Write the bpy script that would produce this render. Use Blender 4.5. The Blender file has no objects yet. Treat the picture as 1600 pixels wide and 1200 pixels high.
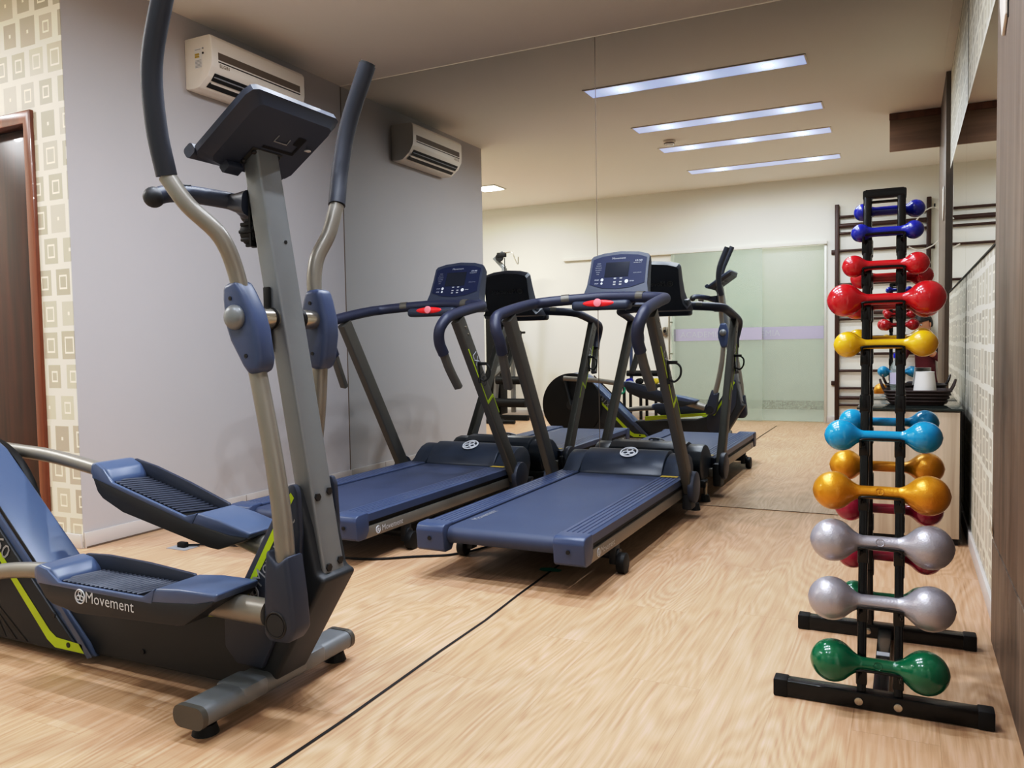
import bpy, bmesh, math, random
from mathutils import Vector, Matrix
random.seed(7)
C = bpy.context.scene.collection
PI = math.pi

# ------------------------------------------------------------------ materials
def lin(c):
    return tuple(((v/255)/12.92 if v/255 <= .04045 else ((v/255+.055)/1.055)**2.4) for v in c)
def newmat(name):
    m = bpy.data.materials.new(name); m.use_nodes = True
    nt = m.node_tree
    return m, nt, nt.nodes['Principled BSDF']
def N(nt, kind, **kw):
    n = nt.nodes.new(kind)
    for k, v in kw.items(): setattr(n, k, v)
    return n
def math_node(nt, op, a, b=None, c=None):
    n = nt.nodes.new('ShaderNodeMath'); n.operation = op
    for i, v in enumerate((a, b, c)):
        if v is None: continue
        if isinstance(v, (int, float)): n.inputs[i].default_value = v
        else: nt.links.new(v, n.inputs[i])
    return n.outputs[0]
def mixc(nt, fac, a, b):
    n = nt.nodes.new('ShaderNodeMix'); n.data_type = 'RGBA'
    for i, v in ((0, fac), (6, a), (7, b)):
        if isinstance(v, (int, float)): n.inputs[i].default_value = v
        elif isinstance(v, tuple): n.inputs[i].default_value = (*v, 1)
        else: nt.links.new(v, n.inputs[i])
    return n.outputs[2]
def mat(name, col, rough=.5, metal=0., var=.06, scale=8., bump=0., bscale=200., coat=0., spec=.5):
    """painted or moulded surface: base colour with soft procedural variation, optional fine bump"""
    m, nt, b = newmat(name)
    tc = N(nt, 'ShaderNodeTexCoord')
    no = N(nt, 'ShaderNodeTexNoise'); no.inputs['Scale'].default_value = scale; no.inputs['Detail'].default_value = 4
    nt.links.new(tc.outputs['Object'], no.inputs['Vector'])
    c = lin(col)
    out = mixc(nt, no.outputs['Fac'], tuple(v*(1-var) for v in c), tuple(min(1, v*(1+var)) for v in c))
    nt.links.new(out, b.inputs['Base Color'])
    b.inputs['Roughness'].default_value = rough; b.inputs['Metallic'].default_value = metal
    b.inputs['Coat Weight'].default_value = coat; b.inputs['Coat Roughness'].default_value = .06
    b.inputs['Specular IOR Level'].default_value = spec
    if bump:
        n2 = N(nt, 'ShaderNodeTexNoise'); n2.inputs['Scale'].default_value = bscale
        nt.links.new(tc.outputs['Object'], n2.inputs['Vector'])
        bp = N(nt, 'ShaderNodeBump'); bp.inputs['Strength'].default_value = bump; bp.inputs['Distance'].default_value = .002
        nt.links.new(n2.outputs['Fac'], bp.inputs['Height']); nt.links.new(bp.outputs[0], b.inputs['Normal'])
    return m
def emit(name, col, st):
    m, nt, b = newmat(name)
    b.inputs['Base Color'].default_value = (*lin(col), 1)
    b.inputs['Emission Color'].default_value = (*lin(col), 1); b.inputs['Emission Strength'].default_value = st
    return m
def wood(name, c1, c2, axis='Z', scale=1., rough=.45, stretch=14., coat=0.):
    m, nt, b = newmat(name)
    tc = N(nt, 'ShaderNodeTexCoord'); mp = N(nt, 'ShaderNodeMapping')
    s = [stretch*scale]*3; s['XYZ'.index(axis)] = .8*scale
    mp.inputs['Scale'].default_value = s
    nt.links.new(tc.outputs['Object'], mp.inputs['Vector'])
    n1 = N(nt, 'ShaderNodeTexNoise'); n1.inputs['Scale'].default_value = 1.5; n1.inputs['Detail'].default_value = 6; n1.inputs['Distortion'].default_value = .6
    nt.links.new(mp.outputs[0], n1.inputs['Vector'])
    r = N(nt, 'ShaderNodeValToRGB'); r.color_ramp.elements[0].position = .35; r.color_ramp.elements[1].position = .68
    r.color_ramp.elements[0].color = (*lin(c1), 1); r.color_ramp.elements[1].color = (*lin(c2), 1)
    nt.links.new(n1.outputs['Fac'], r.inputs[0]); nt.links.new(r.outputs[0], b.inputs['Base Color'])
    b.inputs['Roughness'].default_value = rough; b.inputs['Coat Weight'].default_value = coat
    return m
def floor_mat():
    m, nt, b = newmat('laminate_floor')
    tc = N(nt, 'ShaderNodeTexCoord'); sp = N(nt, 'ShaderNodeSeparateXYZ')
    nt.links.new(tc.outputs['Object'], sp.inputs[0])
    X, Y = sp.outputs[0], sp.outputs[1]
    pw, pl = .19, 1.25
    col = math_node(nt, 'FLOOR', math_node(nt, 'DIVIDE', X, pw))
    wn = N(nt, 'ShaderNodeTexWhiteNoise'); wn.noise_dimensions = '1D'; nt.links.new(col, wn.inputs['W'])
    yy = math_node(nt, 'ADD', math_node(nt, 'DIVIDE', Y, pl), wn.outputs['Value'])
    row = math_node(nt, 'FLOOR', yy)
    cb = N(nt, 'ShaderNodeCombineXYZ'); nt.links.new(col, cb.inputs[0]); nt.links.new(row, cb.inputs[1])
    w2 = N(nt, 'ShaderNodeTexWhiteNoise'); w2.noise_dimensions = '2D'; nt.links.new(cb.outputs[0], w2.inputs['Vector'])
    # grain stretched along Y, shifted per plank
    sh = math_node(nt, 'MULTIPLY', w2.outputs['Value'], 37.)
    cg = N(nt, 'ShaderNodeCombineXYZ')
    nt.links.new(math_node(nt, 'MULTIPLY', X, 95.), cg.inputs[0]); nt.links.new(math_node(nt, 'MULTIPLY', Y, 3.0), cg.inputs[1]); nt.links.new(sh, cg.inputs[2])
    g1 = N(nt, 'ShaderNodeTexNoise'); g1.inputs['Scale'].default_value = 1.; g1.inputs['Detail'].default_value = 7; g1.inputs['Roughness'].default_value = .62; g1.inputs['Distortion'].default_value = .25
    nt.links.new(cg.outputs[0], g1.inputs['Vector'])
    # cathedral figure
    cw = N(nt, 'ShaderNodeCombineXYZ')
    nt.links.new(math_node(nt, 'MULTIPLY', X, 5.5), cw.inputs[0]); nt.links.new(math_node(nt, 'MULTIPLY', Y, .75), cw.inputs[1]); nt.links.new(sh, cw.inputs[2])
    g2 = N(nt, 'ShaderNodeTexNoise'); g2.inputs['Scale'].default_value = 1.; g2.inputs['Detail'].default_value = 1.5
    nt.links.new(cw.outputs[0], g2.inputs['Vector'])
    ring = math_node(nt, 'SINE', math_node(nt, 'MULTIPLY', g2.outputs['Fac'], 140.))
    ring = math_node(nt, 'MULTIPLY', math_node(nt, 'ADD', ring, 1.), .5)
    fac = math_node(nt, 'ADD', math_node(nt, 'MULTIPLY', g1.outputs['Fac'], .84), math_node(nt, 'MULTIPLY', ring, .16))
    r = N(nt, 'ShaderNodeValToRGB')
    e = r.color_ramp.elements
    e[0].position = .22; e[0].color = (*lin((168, 130, 99)), 1)
    e[1].position = .80; e[1].color = (*lin((220, 190, 164)), 1)
    k = e.new(.5); k.color = (*lin((198, 163, 131)), 1)
    nt.links.new(fac, r.inputs[0])
    tone = mixc(nt, math_node(nt, 'MULTIPLY', w2.outputs['Value'], .3), r.outputs[0], lin((182, 145, 110)))
    # faint plank joints
    fx = math_node(nt, 'FRACT', math_node(nt, 'DIVIDE', X, pw)); fy = math_node(nt, 'FRACT', yy)
    jx = math_node(nt, 'LESS_THAN', fx, .008); jy = math_node(nt, 'LESS_THAN', fy, .0016)
    j = math_node(nt, 'MULTIPLY', math_node(nt, 'MAXIMUM', jx, jy), .28)
    nt.links.new(mixc(nt, j, tone, lin((120, 88, 58))), b.inputs['Base Color'])
    b.inputs['Roughness'].default_value = .36; b.inputs['Specular IOR Level'].default_value = .5
    return m
def wallpaper_mat(name, axis='X', cw=.135, ch=.15):
    """cream paper printed with rows of grey-beige squares, each with an inner square or a dot"""
    m, nt, b = newmat(name)
    tc = N(nt, 'ShaderNodeTexCoord'); sp = N(nt, 'ShaderNodeSeparateXYZ'); nt.links.new(tc.outputs['Object'], sp.inputs[0])
    U = sp.outputs['XYZ'.index(axis)]; V = sp.outputs[2]
    v = math_node(nt, 'DIVIDE', V, ch); row = math_node(nt, 'FLOOR', v)
    w = N(nt, 'ShaderNodeTexWhiteNoise'); w.noise_dimensions = '1D'; nt.links.new(row, w.inputs['W'])
    u = math_node(nt, 'ADD', math_node(nt, 'DIVIDE', U, cw), math_node(nt, 'MULTIPLY', w.outputs['Value'], 3.))
    colm = math_node(nt, 'FLOOR', u)
    cb = N(nt, 'ShaderNodeCombineXYZ'); nt.links.new(colm, cb.inputs[0]); nt.links.new(row, cb.inputs[1])
    rn = N(nt, 'ShaderNodeTexWhiteNoise'); rn.noise_dimensions = '2D'; nt.links.new(cb.outputs[0], rn.inputs['Vector'])
    rs = N(nt, 'ShaderNodeSeparateColor'); nt.links.new(rn.outputs['Color'], rs.inputs[0])
    r1, r2, r3 = rs.outputs[0], rs.outputs[1], rs.outputs[2]
    fx = math_node(nt, 'ABSOLUTE', math_node(nt, 'SUBTRACT', math_node(nt, 'FRACT', u), .5))
    fy = math_node(nt, 'ABSOLUTE', math_node(nt, 'SUBTRACT', math_node(nt, 'FRACT', v), .5))
    fx = math_node(nt, 'MULTIPLY', fx, 1.12)
    d = math_node(nt, 'MAXIMUM', fx, fy)
    s = math_node(nt, 'ADD', .37, math_node(nt, 'MULTIPLY', r1, .085))
    rect = math_node(nt, 'LESS_THAN', d, s)
    tone = mixc(nt, r2, lin((172, 166, 150)), lin((202, 196, 178)))
    base = mixc(nt, rect, lin((224, 220, 205)), tone)
    isdot = math_node(nt, 'LESS_THAN', r3, .35)
    dot = math_node(nt, 'MULTIPLY', isdot, math_node(nt, 'LESS_THAN', d, .055))
    rad = math_node(nt, 'ADD', .15, math_node(nt, 'MULTIPLY', r1, .1))
    ringm = math_node(nt, 'LESS_THAN', math_node(nt, 'ABSOLUTE', math_node(nt, 'SUBTRACT', d, rad)), .028)
    ringm = math_node(nt, 'MULTIPLY', ringm, math_node(nt, 'SUBTRACT', 1., isdot))
    mk = math_node(nt, 'MAXIMUM', dot, ringm)
    nt.links.new(mixc(nt, mk, base, lin((238, 232, 212))), b.inputs['Base Color'])
    b.inputs['Roughness'].default_value = .5
    return m
def granite_mat():
    m, nt, b = newmat('granite')
    tc = N(nt, 'ShaderNodeTexCoord'); v = N(nt, 'ShaderNodeTexVoronoi'); v.inputs['Scale'].default_value = 90
    nt.links.new(tc.outputs['Object'], v.inputs['Vector'])
    r = N(nt, 'ShaderNodeValToRGB'); r.color_ramp.elements[0].color = (*lin((120, 112, 104)), 1); r.color_ramp.elements[1].color = (*lin((205, 200, 190)), 1)
    sc = N(nt, 'ShaderNodeSeparateColor'); nt.links.new(v.outputs['Color'], sc.inputs[0]); nt.links.new(sc.outputs[0], r.inputs[0])
    nt.links.new(r.outputs[0], b.inputs['Base Color']); b.inputs['Roughness'].default_value = .3
    return m
def mirror_mat():
    m, nt, b = newmat('mirror_silver')
    b.inputs['Base Color'].default_value = (.80, .815, .79, 1); b.inputs['Metallic'].default_value = 1; b.inputs['Roughness'].default_value = .0
    return m
def glass_mat(name, tint, alpha=.25, rough=.05):
    m, nt, b = newmat(name)
    out = nt.nodes['Material Output']
    tr = N(nt, 'ShaderNodeBsdfTransparent'); tr.inputs[0].default_value = (*tint, 1)
    mx = N(nt, 'ShaderNodeMixShader'); mx.inputs[0].default_value = alpha
    b.inputs['Base Color'].default_value = (*lin((214, 228, 218)), 1); b.inputs['Roughness'].default_value = rough
    nt.links.new(tr.outputs[0], mx.inputs[1]); nt.links.new(b.outputs[0], mx.inputs[2]); nt.links.new(mx.outputs[0], out.inputs[0])
    return m
def strip_mat(name, spots, length=1.49):
    """lit LED trough: pale blue panel with a brighter pool at each bulb along local X"""
    m, nt, b = newmat(name)
    tc = N(nt, 'ShaderNodeTexCoord'); sp = N(nt, 'ShaderNodeSeparateXYZ'); nt.links.new(tc.outputs['Object'], sp.inputs[0])
    tot = None
    for s in spots:
        dx = math_node(nt, 'SUBTRACT', sp.outputs[0], s); dy = math_node(nt, 'MULTIPLY', sp.outputs[1], .8)
        d2 = math_node(nt, 'ADD', math_node(nt, 'MULTIPLY', dx, dx), math_node(nt, 'MULTIPLY', dy, dy))
        g = math_node(nt, 'EXPONENT', math_node(nt, 'MULTIPLY', d2, -95.))
        tot = g if tot is None else math_node(nt, 'ADD', tot, g)
    st = math_node(nt, 'ADD', math_node(nt, 'MULTIPLY', tot, 1.7), 1.18)
    colr = mixc(nt, math_node(nt, 'MINIMUM', tot, 1.), lin((166, 186, 250)), lin((214, 234, 255)))
    nt.links.new(colr, b.inputs['Emission Color']); nt.links.new(st, b.inputs['Emission Strength'])
    b.inputs['Base Color'].default_value = (*lin((200, 205, 225)), 1)
    return m

M = dict(
 floor=floor_mat(), wall=mat('painted_wall', (192, 189, 189), .75, var=.02, scale=2, bump=.08, bscale=60),
 rear=mat('cream_wall', (238, 237, 228), .75, var=.02, scale=2), ceil=mat('ceiling_paint', (240, 236, 228), .85, var=.015, scale=1.5),
 base=mat('baseboard_tile', (205, 200, 196), .45, var=.03), paper_x=wallpaper_mat('wallpaper_squares', 'X'), paper_y=wallpaper_mat('wallpaper_squares_side', 'Y'),
 panel=wood('grey_brown_wood_panel', (98, 84, 72), (124, 108, 94), 'Z', 1., .5), darkwood=wood('dark_red_wood', (40, 21, 15), (66, 36, 25), 'Z', 1., .34, coat=.15),
 frame_wood=wood('door_frame_wood', (92, 48, 30), (128, 72, 46), 'Z', 1., .3, coat=.3), boxwood=wood('brown_box_wood', (136, 108, 86), (160, 130, 106), 'X', 1., .5),
 cab=wood('pale_oak_cabinet', (168, 150, 132), (196, 180, 160), 'Z', 1.2, .5), barwood=mat('wall_bar_wood', (64, 36, 24), .45),
 mirror=mirror_mat(), glass=glass_mat('door_glass', (.945, .955, .935), .26, .08), clear=glass_mat('clear_plastic', (.93, .95, .98), .22, .05), darkglass=mat('dark_glass_top', (38, 46, 44), .06),
 slate=mat('slate_blue_plastic', (64, 77, 106), .38, var=.05, bump=.05, bscale=400), slate2=mat('dark_slate_plastic', (47, 54, 70), .45, var=.05, bump=.05, bscale=400),
 hood=mat('hood_plastic', (37, 47, 62), .36, var=.05, bump=.05, bscale=400), slate3=mat('sheen_slate_plastic', (78, 93, 122), .33, var=.04, bump=.05, bscale=400),  # lighter slate has the lamp sheen of upper faces put into its colour
 char=mat('charcoal_plastic', (32, 35, 39), .5, var=.06, bump=.06, bscale=400), navy=mat('navy_foam', (36, 41, 62), .48, var=.06, bump=.12, bscale=500),
 foam=mat('grip_foam', (40, 44, 54), .5, var=.08, bump=.12, bscale=500),
 metal=mat('champagne_painted_metal', (134, 131, 124), .36, .35, .04), metal2=mat('dark_champagne_metal', (92, 90, 84), .4, .35, .04), plate=mat('grey_plate_metal', (124, 128, 131), .4, .35, .03),
 steel=mat('brushed_steel', (186, 180, 168), .25, .9, .04), black=mat('black_rubber', (13, 13, 14), .55, var=.1, spec=.35), blackgloss=mat('black_gloss_paint', (7, 7, 8), .25, var=.1, coat=.2, spec=.35),
 belt=mat('running_belt', (58, 68, 92), .55, var=.14, scale=5, bump=.15, bscale=700), lime=mat('lime_stripe', (178, 204, 24), .4, var=.03),
 screen=mat('display_screen', (28, 34, 46), .15), face=mat('console_face', (24, 33, 62), .5, var=.04, spec=.25), white=mat('white_print', (196, 200, 206), .5, var=.02), grey=mat('grey_print', (150, 152, 156), .5, var=.02),
 red=mat('stop_red', (226, 40, 44), .35, var=.04), pink=mat('stop_pink', (236, 130, 140), .4),
 acw=mat('ac_white_plastic', (240, 233, 222), .4, var=.02), acd=mat('ac_dark_gap', (24, 22, 22), .5), acg=mat('ac_grille', (112, 98, 84), .5), yellowlab=mat('energy_label', (196, 168, 70), .5, var=.2, scale=80),
 granite=granite_mat(), purple=mat('purple_film', (186, 182, 202), .4, var=.02), alu=mat('aluminium_track', (206, 206, 198), .35, .3, .02),
 wicker=mat('dark_wicker', (46, 28, 22), .55, var=.25, scale=60, bump=.6, bscale=160), paperw=mat('white_paper', (232, 230, 226), .6, var=.02), capblue=mat('bottle_cap_blue', (28, 40, 190), .35), skin=mat('skin', (198, 148, 118), .5, var=.05), hair=mat('dark_hair', (24, 18, 16), .5, var=.2, scale=90),
 maroon=mat('maroon_cotton', (96, 26, 38), .8, var=.08, bump=.2, bscale=300), denim=mat('dark_trousers', (38, 40, 52), .8, var=.08), rope=mat('white_rope', (220, 216, 206), .6), teal_rag=mat('teal_rubber', (16, 132, 110), .5), hall=mat('hall_paint', (224, 224, 216), .7, var=.02),
 halltile=mat('hall_floor_tile', (214, 216, 208), .3, var=.02), yellow_w=mat('yellow_weight', (210, 190, 60), .5),
 frosted=emit('lit_panel', (255, 250, 240), 8.), thread=mat('brown_white', (220, 210, 190), .6), plug=mat('floor_seam_black', (18, 14, 12), .6),
 flap=mat('peeled_paper', (232, 216, 190), .6),
)
def dumb(name, col, rough, metal=0., coat=.5, bump=.0):
    return mat(name, col, rough, metal, .05, 30, bump, 240, coat)
D = dict(blue=dumb('blue_vinyl', (18, 34, 150), .25), red=dumb('red_vinyl', (186, 22, 34), .22), yellow=dumb('yellow_vinyl', (222, 178, 20), .25),
 teal=dumb('sky_blue_vinyl', (16, 146, 196), .22), gold=dumb('gold_vinyl', (206, 142, 22), .32, .35, .3, .25), crimson=dumb('crimson_vinyl', (146, 16, 54), .28),
 silver=dumb('silver_vinyl', (170, 168, 176), .36, .45, .25, .25), green=dumb('green_vinyl', (0, 98, 66), .18))

# ------------------------------------------------------------------ mesh builder
def catmull(pts, n=6):
    pts = [Vector(p) for p in pts]
    if len(pts) < 3: return pts
    P = [pts[0]*2-pts[1]] + pts + [pts[-1]*2-pts[-2]]
    out = []
    for i in range(1, len(P)-2):
        p0, p1, p2, p3 = P[i-1:i+3]
        for k in range(n):
            t = k/n
            out.append(.5*((2*p1)+(p2-p0)*t+(2*p0-5*p1+4*p2-p3)*t*t+(3*p1-p0-3*p2+p3)*t**3))
    out.append(pts[-1])
    return out
def circle(r, seg=14, ry=None):
    ry = r if ry is None else ry
    return [(r*math.cos(2*PI*i/seg), ry*math.sin(2*PI*i/seg)) for i in range(seg)]
def rrect(w, h, r=.008, n=3):
    out = []
    for cx, cy, a0 in ((w/2-r, h/2-r, 0), (-w/2+r, h/2-r, 90), (-w/2+r, -h/2+r, 180), (w/2-r, -h/2+r, 270)):
        for i in range(n+1):
            a = math.radians(a0+90*i/n); out.append((cx+r*math.cos(a), cy+r*math.sin(a)))
    return out
class MB:
    def __init__(s): s.v = []; s.f = []; s.m = []; s.mats = []; s.sm = []
    def mi(s, m):
        if m not in s.mats: s.mats.append(m)
        return s.mats.index(m)
    def raw(s, vs, fs, m, smooth=True):
        o = len(s.v); s.v += [tuple(v) for v in vs]; k = s.mi(m)
        for f in fs: s.f.append(tuple(i+o for i in f)); s.m.append(k); s.sm.append(smooth)
        return s
    def bm(s, b, m, mx=None, smooth=True):
        bmesh.ops.recalc_face_normals(b, faces=b.faces)
        b.verts.ensure_lookup_table()
        s.raw([(mx @ v.co) if mx else v.co for v in b.verts], [[v.index for v in f.verts] for f in b.faces], m, smooth); b.free(); return s
    def box(s, c, d, m, bev=0., rot=None, seg=2):
        b = bmesh.new(); bmesh.ops.create_cube(b, size=1)
        for v in b.verts: v.co = Vector((v.co.x*d[0], v.co.y*d[1], v.co.z*d[2]))
        if bev: bmesh.ops.bevel(b, geom=b.edges[:], offset=min(bev, min(d)*.49), segments=seg, profile=.5, affect='EDGES')
        b.verts.index_update()
        mx = Matrix.Translation(c)
        if rot: mx = mx @ rot
        return s.bm(b, m, mx)
    def span(s, a, b_, m, bev=0.):
        return s.box([(a[i]+b_[i])/2 for i in range(3)], [abs(b_[i]-a[i]) for i in range(3)], m, bev)
    def prism(s, poly, lo, hi, m, axes='xz', bev=0., seg=2, round_=None):
        """poly in two axes, extruded lo..hi along the third"""
        third = [k for k in 'xyz' if k not in axes][0]
        b = bmesh.new(); A, B, T = ('xyz'.index(k) for k in (axes[0], axes[1], third))
        def pt(p, t):
            q = [0, 0, 0]; q[A], q[B], q[T] = p[0], p[1], t; return q
        lo_v = [b.verts.new(pt(p, lo)) for p in poly]; hi_v = [b.verts.new(pt(p, hi)) for p in poly]
        n = len(poly)
        b.faces.new(lo_v); b.faces.new(hi_v[::-1])
        for i in range(n): b.faces.new((lo_v[i], lo_v[(i+1) % n], hi_v[(i+1) % n], hi_v[i]))
        bmesh.ops.recalc_face_normals(b, faces=b.faces)
        if bev: bmesh.ops.bevel(b, geom=[e for e in b.edges if e.calc_face_angle(0) > .35], offset=bev, segments=seg, profile=.5, affect='EDGES', clamp_overlap=True)
        b.verts.index_update()
        return s.bm(b, m)
    def sweep(s, path, sec, m, up=(0, 0, 1), scale=None, caps=True):
        path = [Vector(p) for p in path]; n = len(path); k = len(sec); vs = []; fs = []
        side = None
        for i, p in enumerate(path):
            t = (path[min(i+1, n-1)]-path[max(i-1, 0)]).normalized()
            if side is None:
                u = Vector(up)
                if abs(t.dot(u)) > .98: u = Vector((1, 0, 0)) if abs(t.x) < .9 else Vector((0, 1, 0))
                side = t.cross(u).normalized()
            else: side = (side - t*side.dot(t)).normalized()
            nn = side.cross(t).normalized()
            sc = scale(i/(n-1)) if callable(scale) else (scale[i] if scale else 1.)
            for a, b_ in sec: vs.append(p+side*a*sc+nn*b_*sc)
        for i in range(n-1):
            for j in range(k): fs.append((i*k+j, i*k+(j+1) % k, (i+1)*k+(j+1) % k, (i+1)*k+j))
        if caps: fs.append(tuple(range(k-1, -1, -1))); fs.append(tuple((n-1)*k+j for j in range(k)))
        b = bmesh.new(); bv = [b.verts.new(v) for v in vs]
        for f in fs: b.faces.new([bv[i] for i in f])
        b.verts.index_update()
        return s.bm(b, m)
    def tube(s, path, r, m, seg=14, smooth=0, up=(0, 0, 1), scale=None):
        if smooth: path = catmull(path, smooth)
        return s.sweep(path, circle(r, seg), m, up, scale)
    def cyl(s, c, r, h, m, axis='z', seg=24, r2=None, bev=0.):
        b = bmesh.new(); bmesh.ops.create_cone(b, cap_ends=True, segments=seg, radius1=r, radius2=r if r2 is None else r2, depth=h)
        if bev: bmesh.ops.bevel(b, geom=[e for e in b.edges if e.calc_face_angle(0) > .6], offset=bev, segments=2, profile=.5, affect='EDGES')
        b.verts.index_update()
        R = {'z': Matrix(), 'x': Matrix.Rotation(PI/2, 4, 'Y'), 'y': Matrix.Rotation(-PI/2, 4, 'X')}[axis]
        return s.bm(b, m, Matrix.Translation(c) @ R)
    def lathe(s, prof, m, c=(0, 0, 0), axis='z', seg=24):
        """prof: list of (radius, height)"""
        vs = []; fs = []; n = len(prof)
        for i, (r, h) in enumerate(prof):
            for j in range(seg):
                a = 2*PI*j/seg; x, y = max(r, 1e-5)*math.cos(a), max(r, 1e-5)*math.sin(a)
                q = {'z': (x, y, h), 'x': (h, x, y), 'y': (x, h, y)}[axis]
                vs.append((q[0]+c[0], q[1]+c[1], q[2]+c[2]))
        for i in range(n-1):
            for j in range(seg): fs.append((i*seg+j, i*seg+(j+1) % seg, (i+1)*seg+(j+1) % seg, (i+1)*seg+j))
        fs.append(tuple(range(seg-1, -1, -1))); fs.append(tuple((n-1)*seg+j for j in range(seg)))
        b = bmesh.new(); bv = [b.verts.new(v) for v in vs]
        for f in fs: b.faces.new([bv[i] for i in f])
        b.verts.index_update()
        return s.bm(b, m)
    def ball(s, c, r, m, sc=(1, 1, 1), seg=20):
        b = bmesh.new(); bmesh.ops.create_uvsphere(b, u_segments=seg, v_segments=seg//2+2, radius=r); b.verts.index_update()
        return s.bm(b, m, Matrix.Translation(c) @ Matrix.Diagonal((*sc, 1)))
    def torus(s, c, R_, r, m, xd=(1, 0, 0), yd=(0, 1, 0), seg=28, ss=6):
        xd, yd = Vector(xd), Vector(yd)
        pts = [Vector(c)+xd*R_*math.cos(2*PI*i/seg)+yd*R_*math.sin(2*PI*i/seg) for i in range(seg+1)]
        return s.tube(pts, r, m, ss, up=xd.cross(yd))
    def text(s, t, size, o, xd, yd, m, align='CENTER', ext=.0008, shear=0.):
        cu = bpy.data.curves.new('txt', 'FONT'); cu.body = t; cu.size = size; cu.align_x = align; cu.align_y = 'CENTER'; cu.extrude = 0.; cu.shear = shear; cu.resolution_u = 2
        ob = bpy.data.objects.new('txt', cu); C.objects.link(ob)
        dg = bpy.context.evaluated_depsgraph_get(); me = bpy.data.meshes.new_from_object(ob.evaluated_get(dg))
        o, xd, yd = Vector(o), Vector(xd).normalized(), Vector(yd).normalized(); nn = xd.cross(yd)
        s.raw([o+xd*v.co.x+yd*v.co.y+nn*ext for v in me.vertices], [tuple(p.vertices) for p in me.polygons], m, False)
        bpy.data.objects.remove(ob); bpy.data.curves.remove(cu); bpy.data.meshes.remove(me)
        return s
    def emblem(s, o, r, xd, yd, m, ext=.001):
        """round maker's mark: ring with three petals"""
        xd, yd = Vector(xd).normalized(), Vector(yd).normalized(); o = Vector(o)+xd.cross(yd)*ext
        s.torus(o, r, r*.11, m, xd, yd, 28, 5)
        for k in range(3):
            a = PI/2+k*2*PI/3
            s.torus(o+(xd*math.cos(a)+yd*math.sin(a))*r*.45, r*.34, r*.09, m, xd, yd, 16, 5)
        return s
    def build(s, name, parent=None, loc=None, rot=None, sharp=35):
        me = bpy.data.meshes.new(name); me.from_pydata(s.v, [], s.f); me.update()
        for m in s.mats: me.materials.append(m)
        me.polygons.foreach_set('material_index', s.m); me.polygons.foreach_set('use_smooth', s.sm)
        if sharp: me.set_sharp_from_angle(angle=math.radians(sharp))
        o = bpy.data.objects.new(name, me); C.objects.link(o)
        if parent: o.parent = parent
        if loc: o.location = loc
        if rot: o.rotation_euler = rot
        return o
def thing(name, label, cat, loc=(0, 0, 0), rz=0., group=None):
    o = bpy.data.objects.new(name, None); C.objects.link(o); o.location = loc; o.rotation_euler = (0, 0, rz); o.empty_display_size = .1
    o['label'] = label; o['category'] = cat
    if group: o['group'] = group
    return o
def tag(o, label, cat, group=None):
    o['label'] = label; o['category'] = cat
    if group: o['group'] = group
    return o
def struct(o): o['kind'] = 'structure'; return o
def copy_tree(o, parent=None):
    c = o.copy(); C.objects.link(c)
    if parent: c.parent = parent
    for ch in list(o.children): copy_tree(ch, c)
    return c

# ------------------------------------------------------------------ camera (fitted)
F = 1252.9481
Rr = Vector((.89794998, .43974869, -.01751912)); Uu = Vector((-.00560007, .05122113, .99867164)); Wf = Vector((-.44006189, .89665907, -.04845664))
CAM = Vector((3.53279545, -4.57330265, .93831038))
cd = bpy.data.cameras.new('camera'); cam = bpy.data.objects.new('camera', cd); C.objects.link(cam)
cd.sensor_width = 36; cd.lens = F/1600*36; cd.clip_start = .01
cam.matrix_world = Matrix(((Rr.x, Uu.x, -Wf.x, CAM.x), (Rr.y, Uu.y, -Wf.y, CAM.y), (Rr.z, Uu.z, -Wf.z, CAM.z), (0, 0, 0, 1)))
bpy.context.scene.camera = cam

# ------------------------------------------------------------------ the setting
H = 2.754; W = 3.803; WP = 3.7755; YR = -5.077; YE = -2.07; XL = -2.3; XR = 4.1; YP = -1.737; YP2 = -2.95
b = MB(); b.span((XL, -6.9, -.1), (4.3, .1, 0), M['floor']); struct(b.build('floor'))
b = MB(); b.span((XL, YR-.12, H), (4.3, .1, H+.1), M['ceil']); struct(b.build('ceiling'))
b = MB(); b.span((-.12, YE+.003, 0), (0, 0, H), M['wall']); struct(b.build('wall_left'))
b = MB(); b.span((-.12, 0.004, 0), (4.1, .12, H), M['rear']); struct(b.build('wall_front'))
# wallpapered return wall with the dark door in it
b = MB()
for a, c in (((-.235, YE, 0), (-.0005, YE+.12, H)), ((-1.10, YE, 2.085), (-.235, YE+.12, H)), ((XL, YE, 0), (-1.10, YE+.12, H))): b.span(a, c, M['paper_x'])
struct(b.build('wall_entry'))
b = MB(); b.span((-.19, YE-.012, 0), (.0, YE-.0005, .068), M['base'], .002); struct(b.build('baseboard_entry'))
b = MB(); b.span((0, YE+.005, 0), (.012, 0, .075), M['base'], .002)
for y in (-1.62, -1.02, -.42): b.span((.0118, y, .002), (.0126, y+.003, .074), M['acg'])
b.span((0.002, YE+.01, 0), (.016, 0, .008), M['acg'])
struct(b.build('baseboard_left'))
dr = MB(); dr.span((-1.06, YE+.045, .004), (-.285, YE+.085, 2.04), M['darkwood'], .002)
door = struct(dr.build('door_1'))
b = MB()
b.prism([(-.285, 0), (-.228, 0), (-.228, 2.105), (-1.11, 2.105), (-1.11, 0), (-1.055, 0), (-1.055, 2.045), (-.285, 2.045)], YE-.018, YE+.09, M['frame_wood'], 'xz', .006)
o = b.build('door_frame'); o.parent = door
b = MB(); b.cyl((-.98, YE+.02, 1.02), .025, .02, M['steel'], 'y'); b.tube([(-.98, YE+.03, 1.02), (-.98, YE-.02, 1.02), (-.87, YE-.025, 1.02)], .009, M['steel'], 10, 4)
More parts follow.
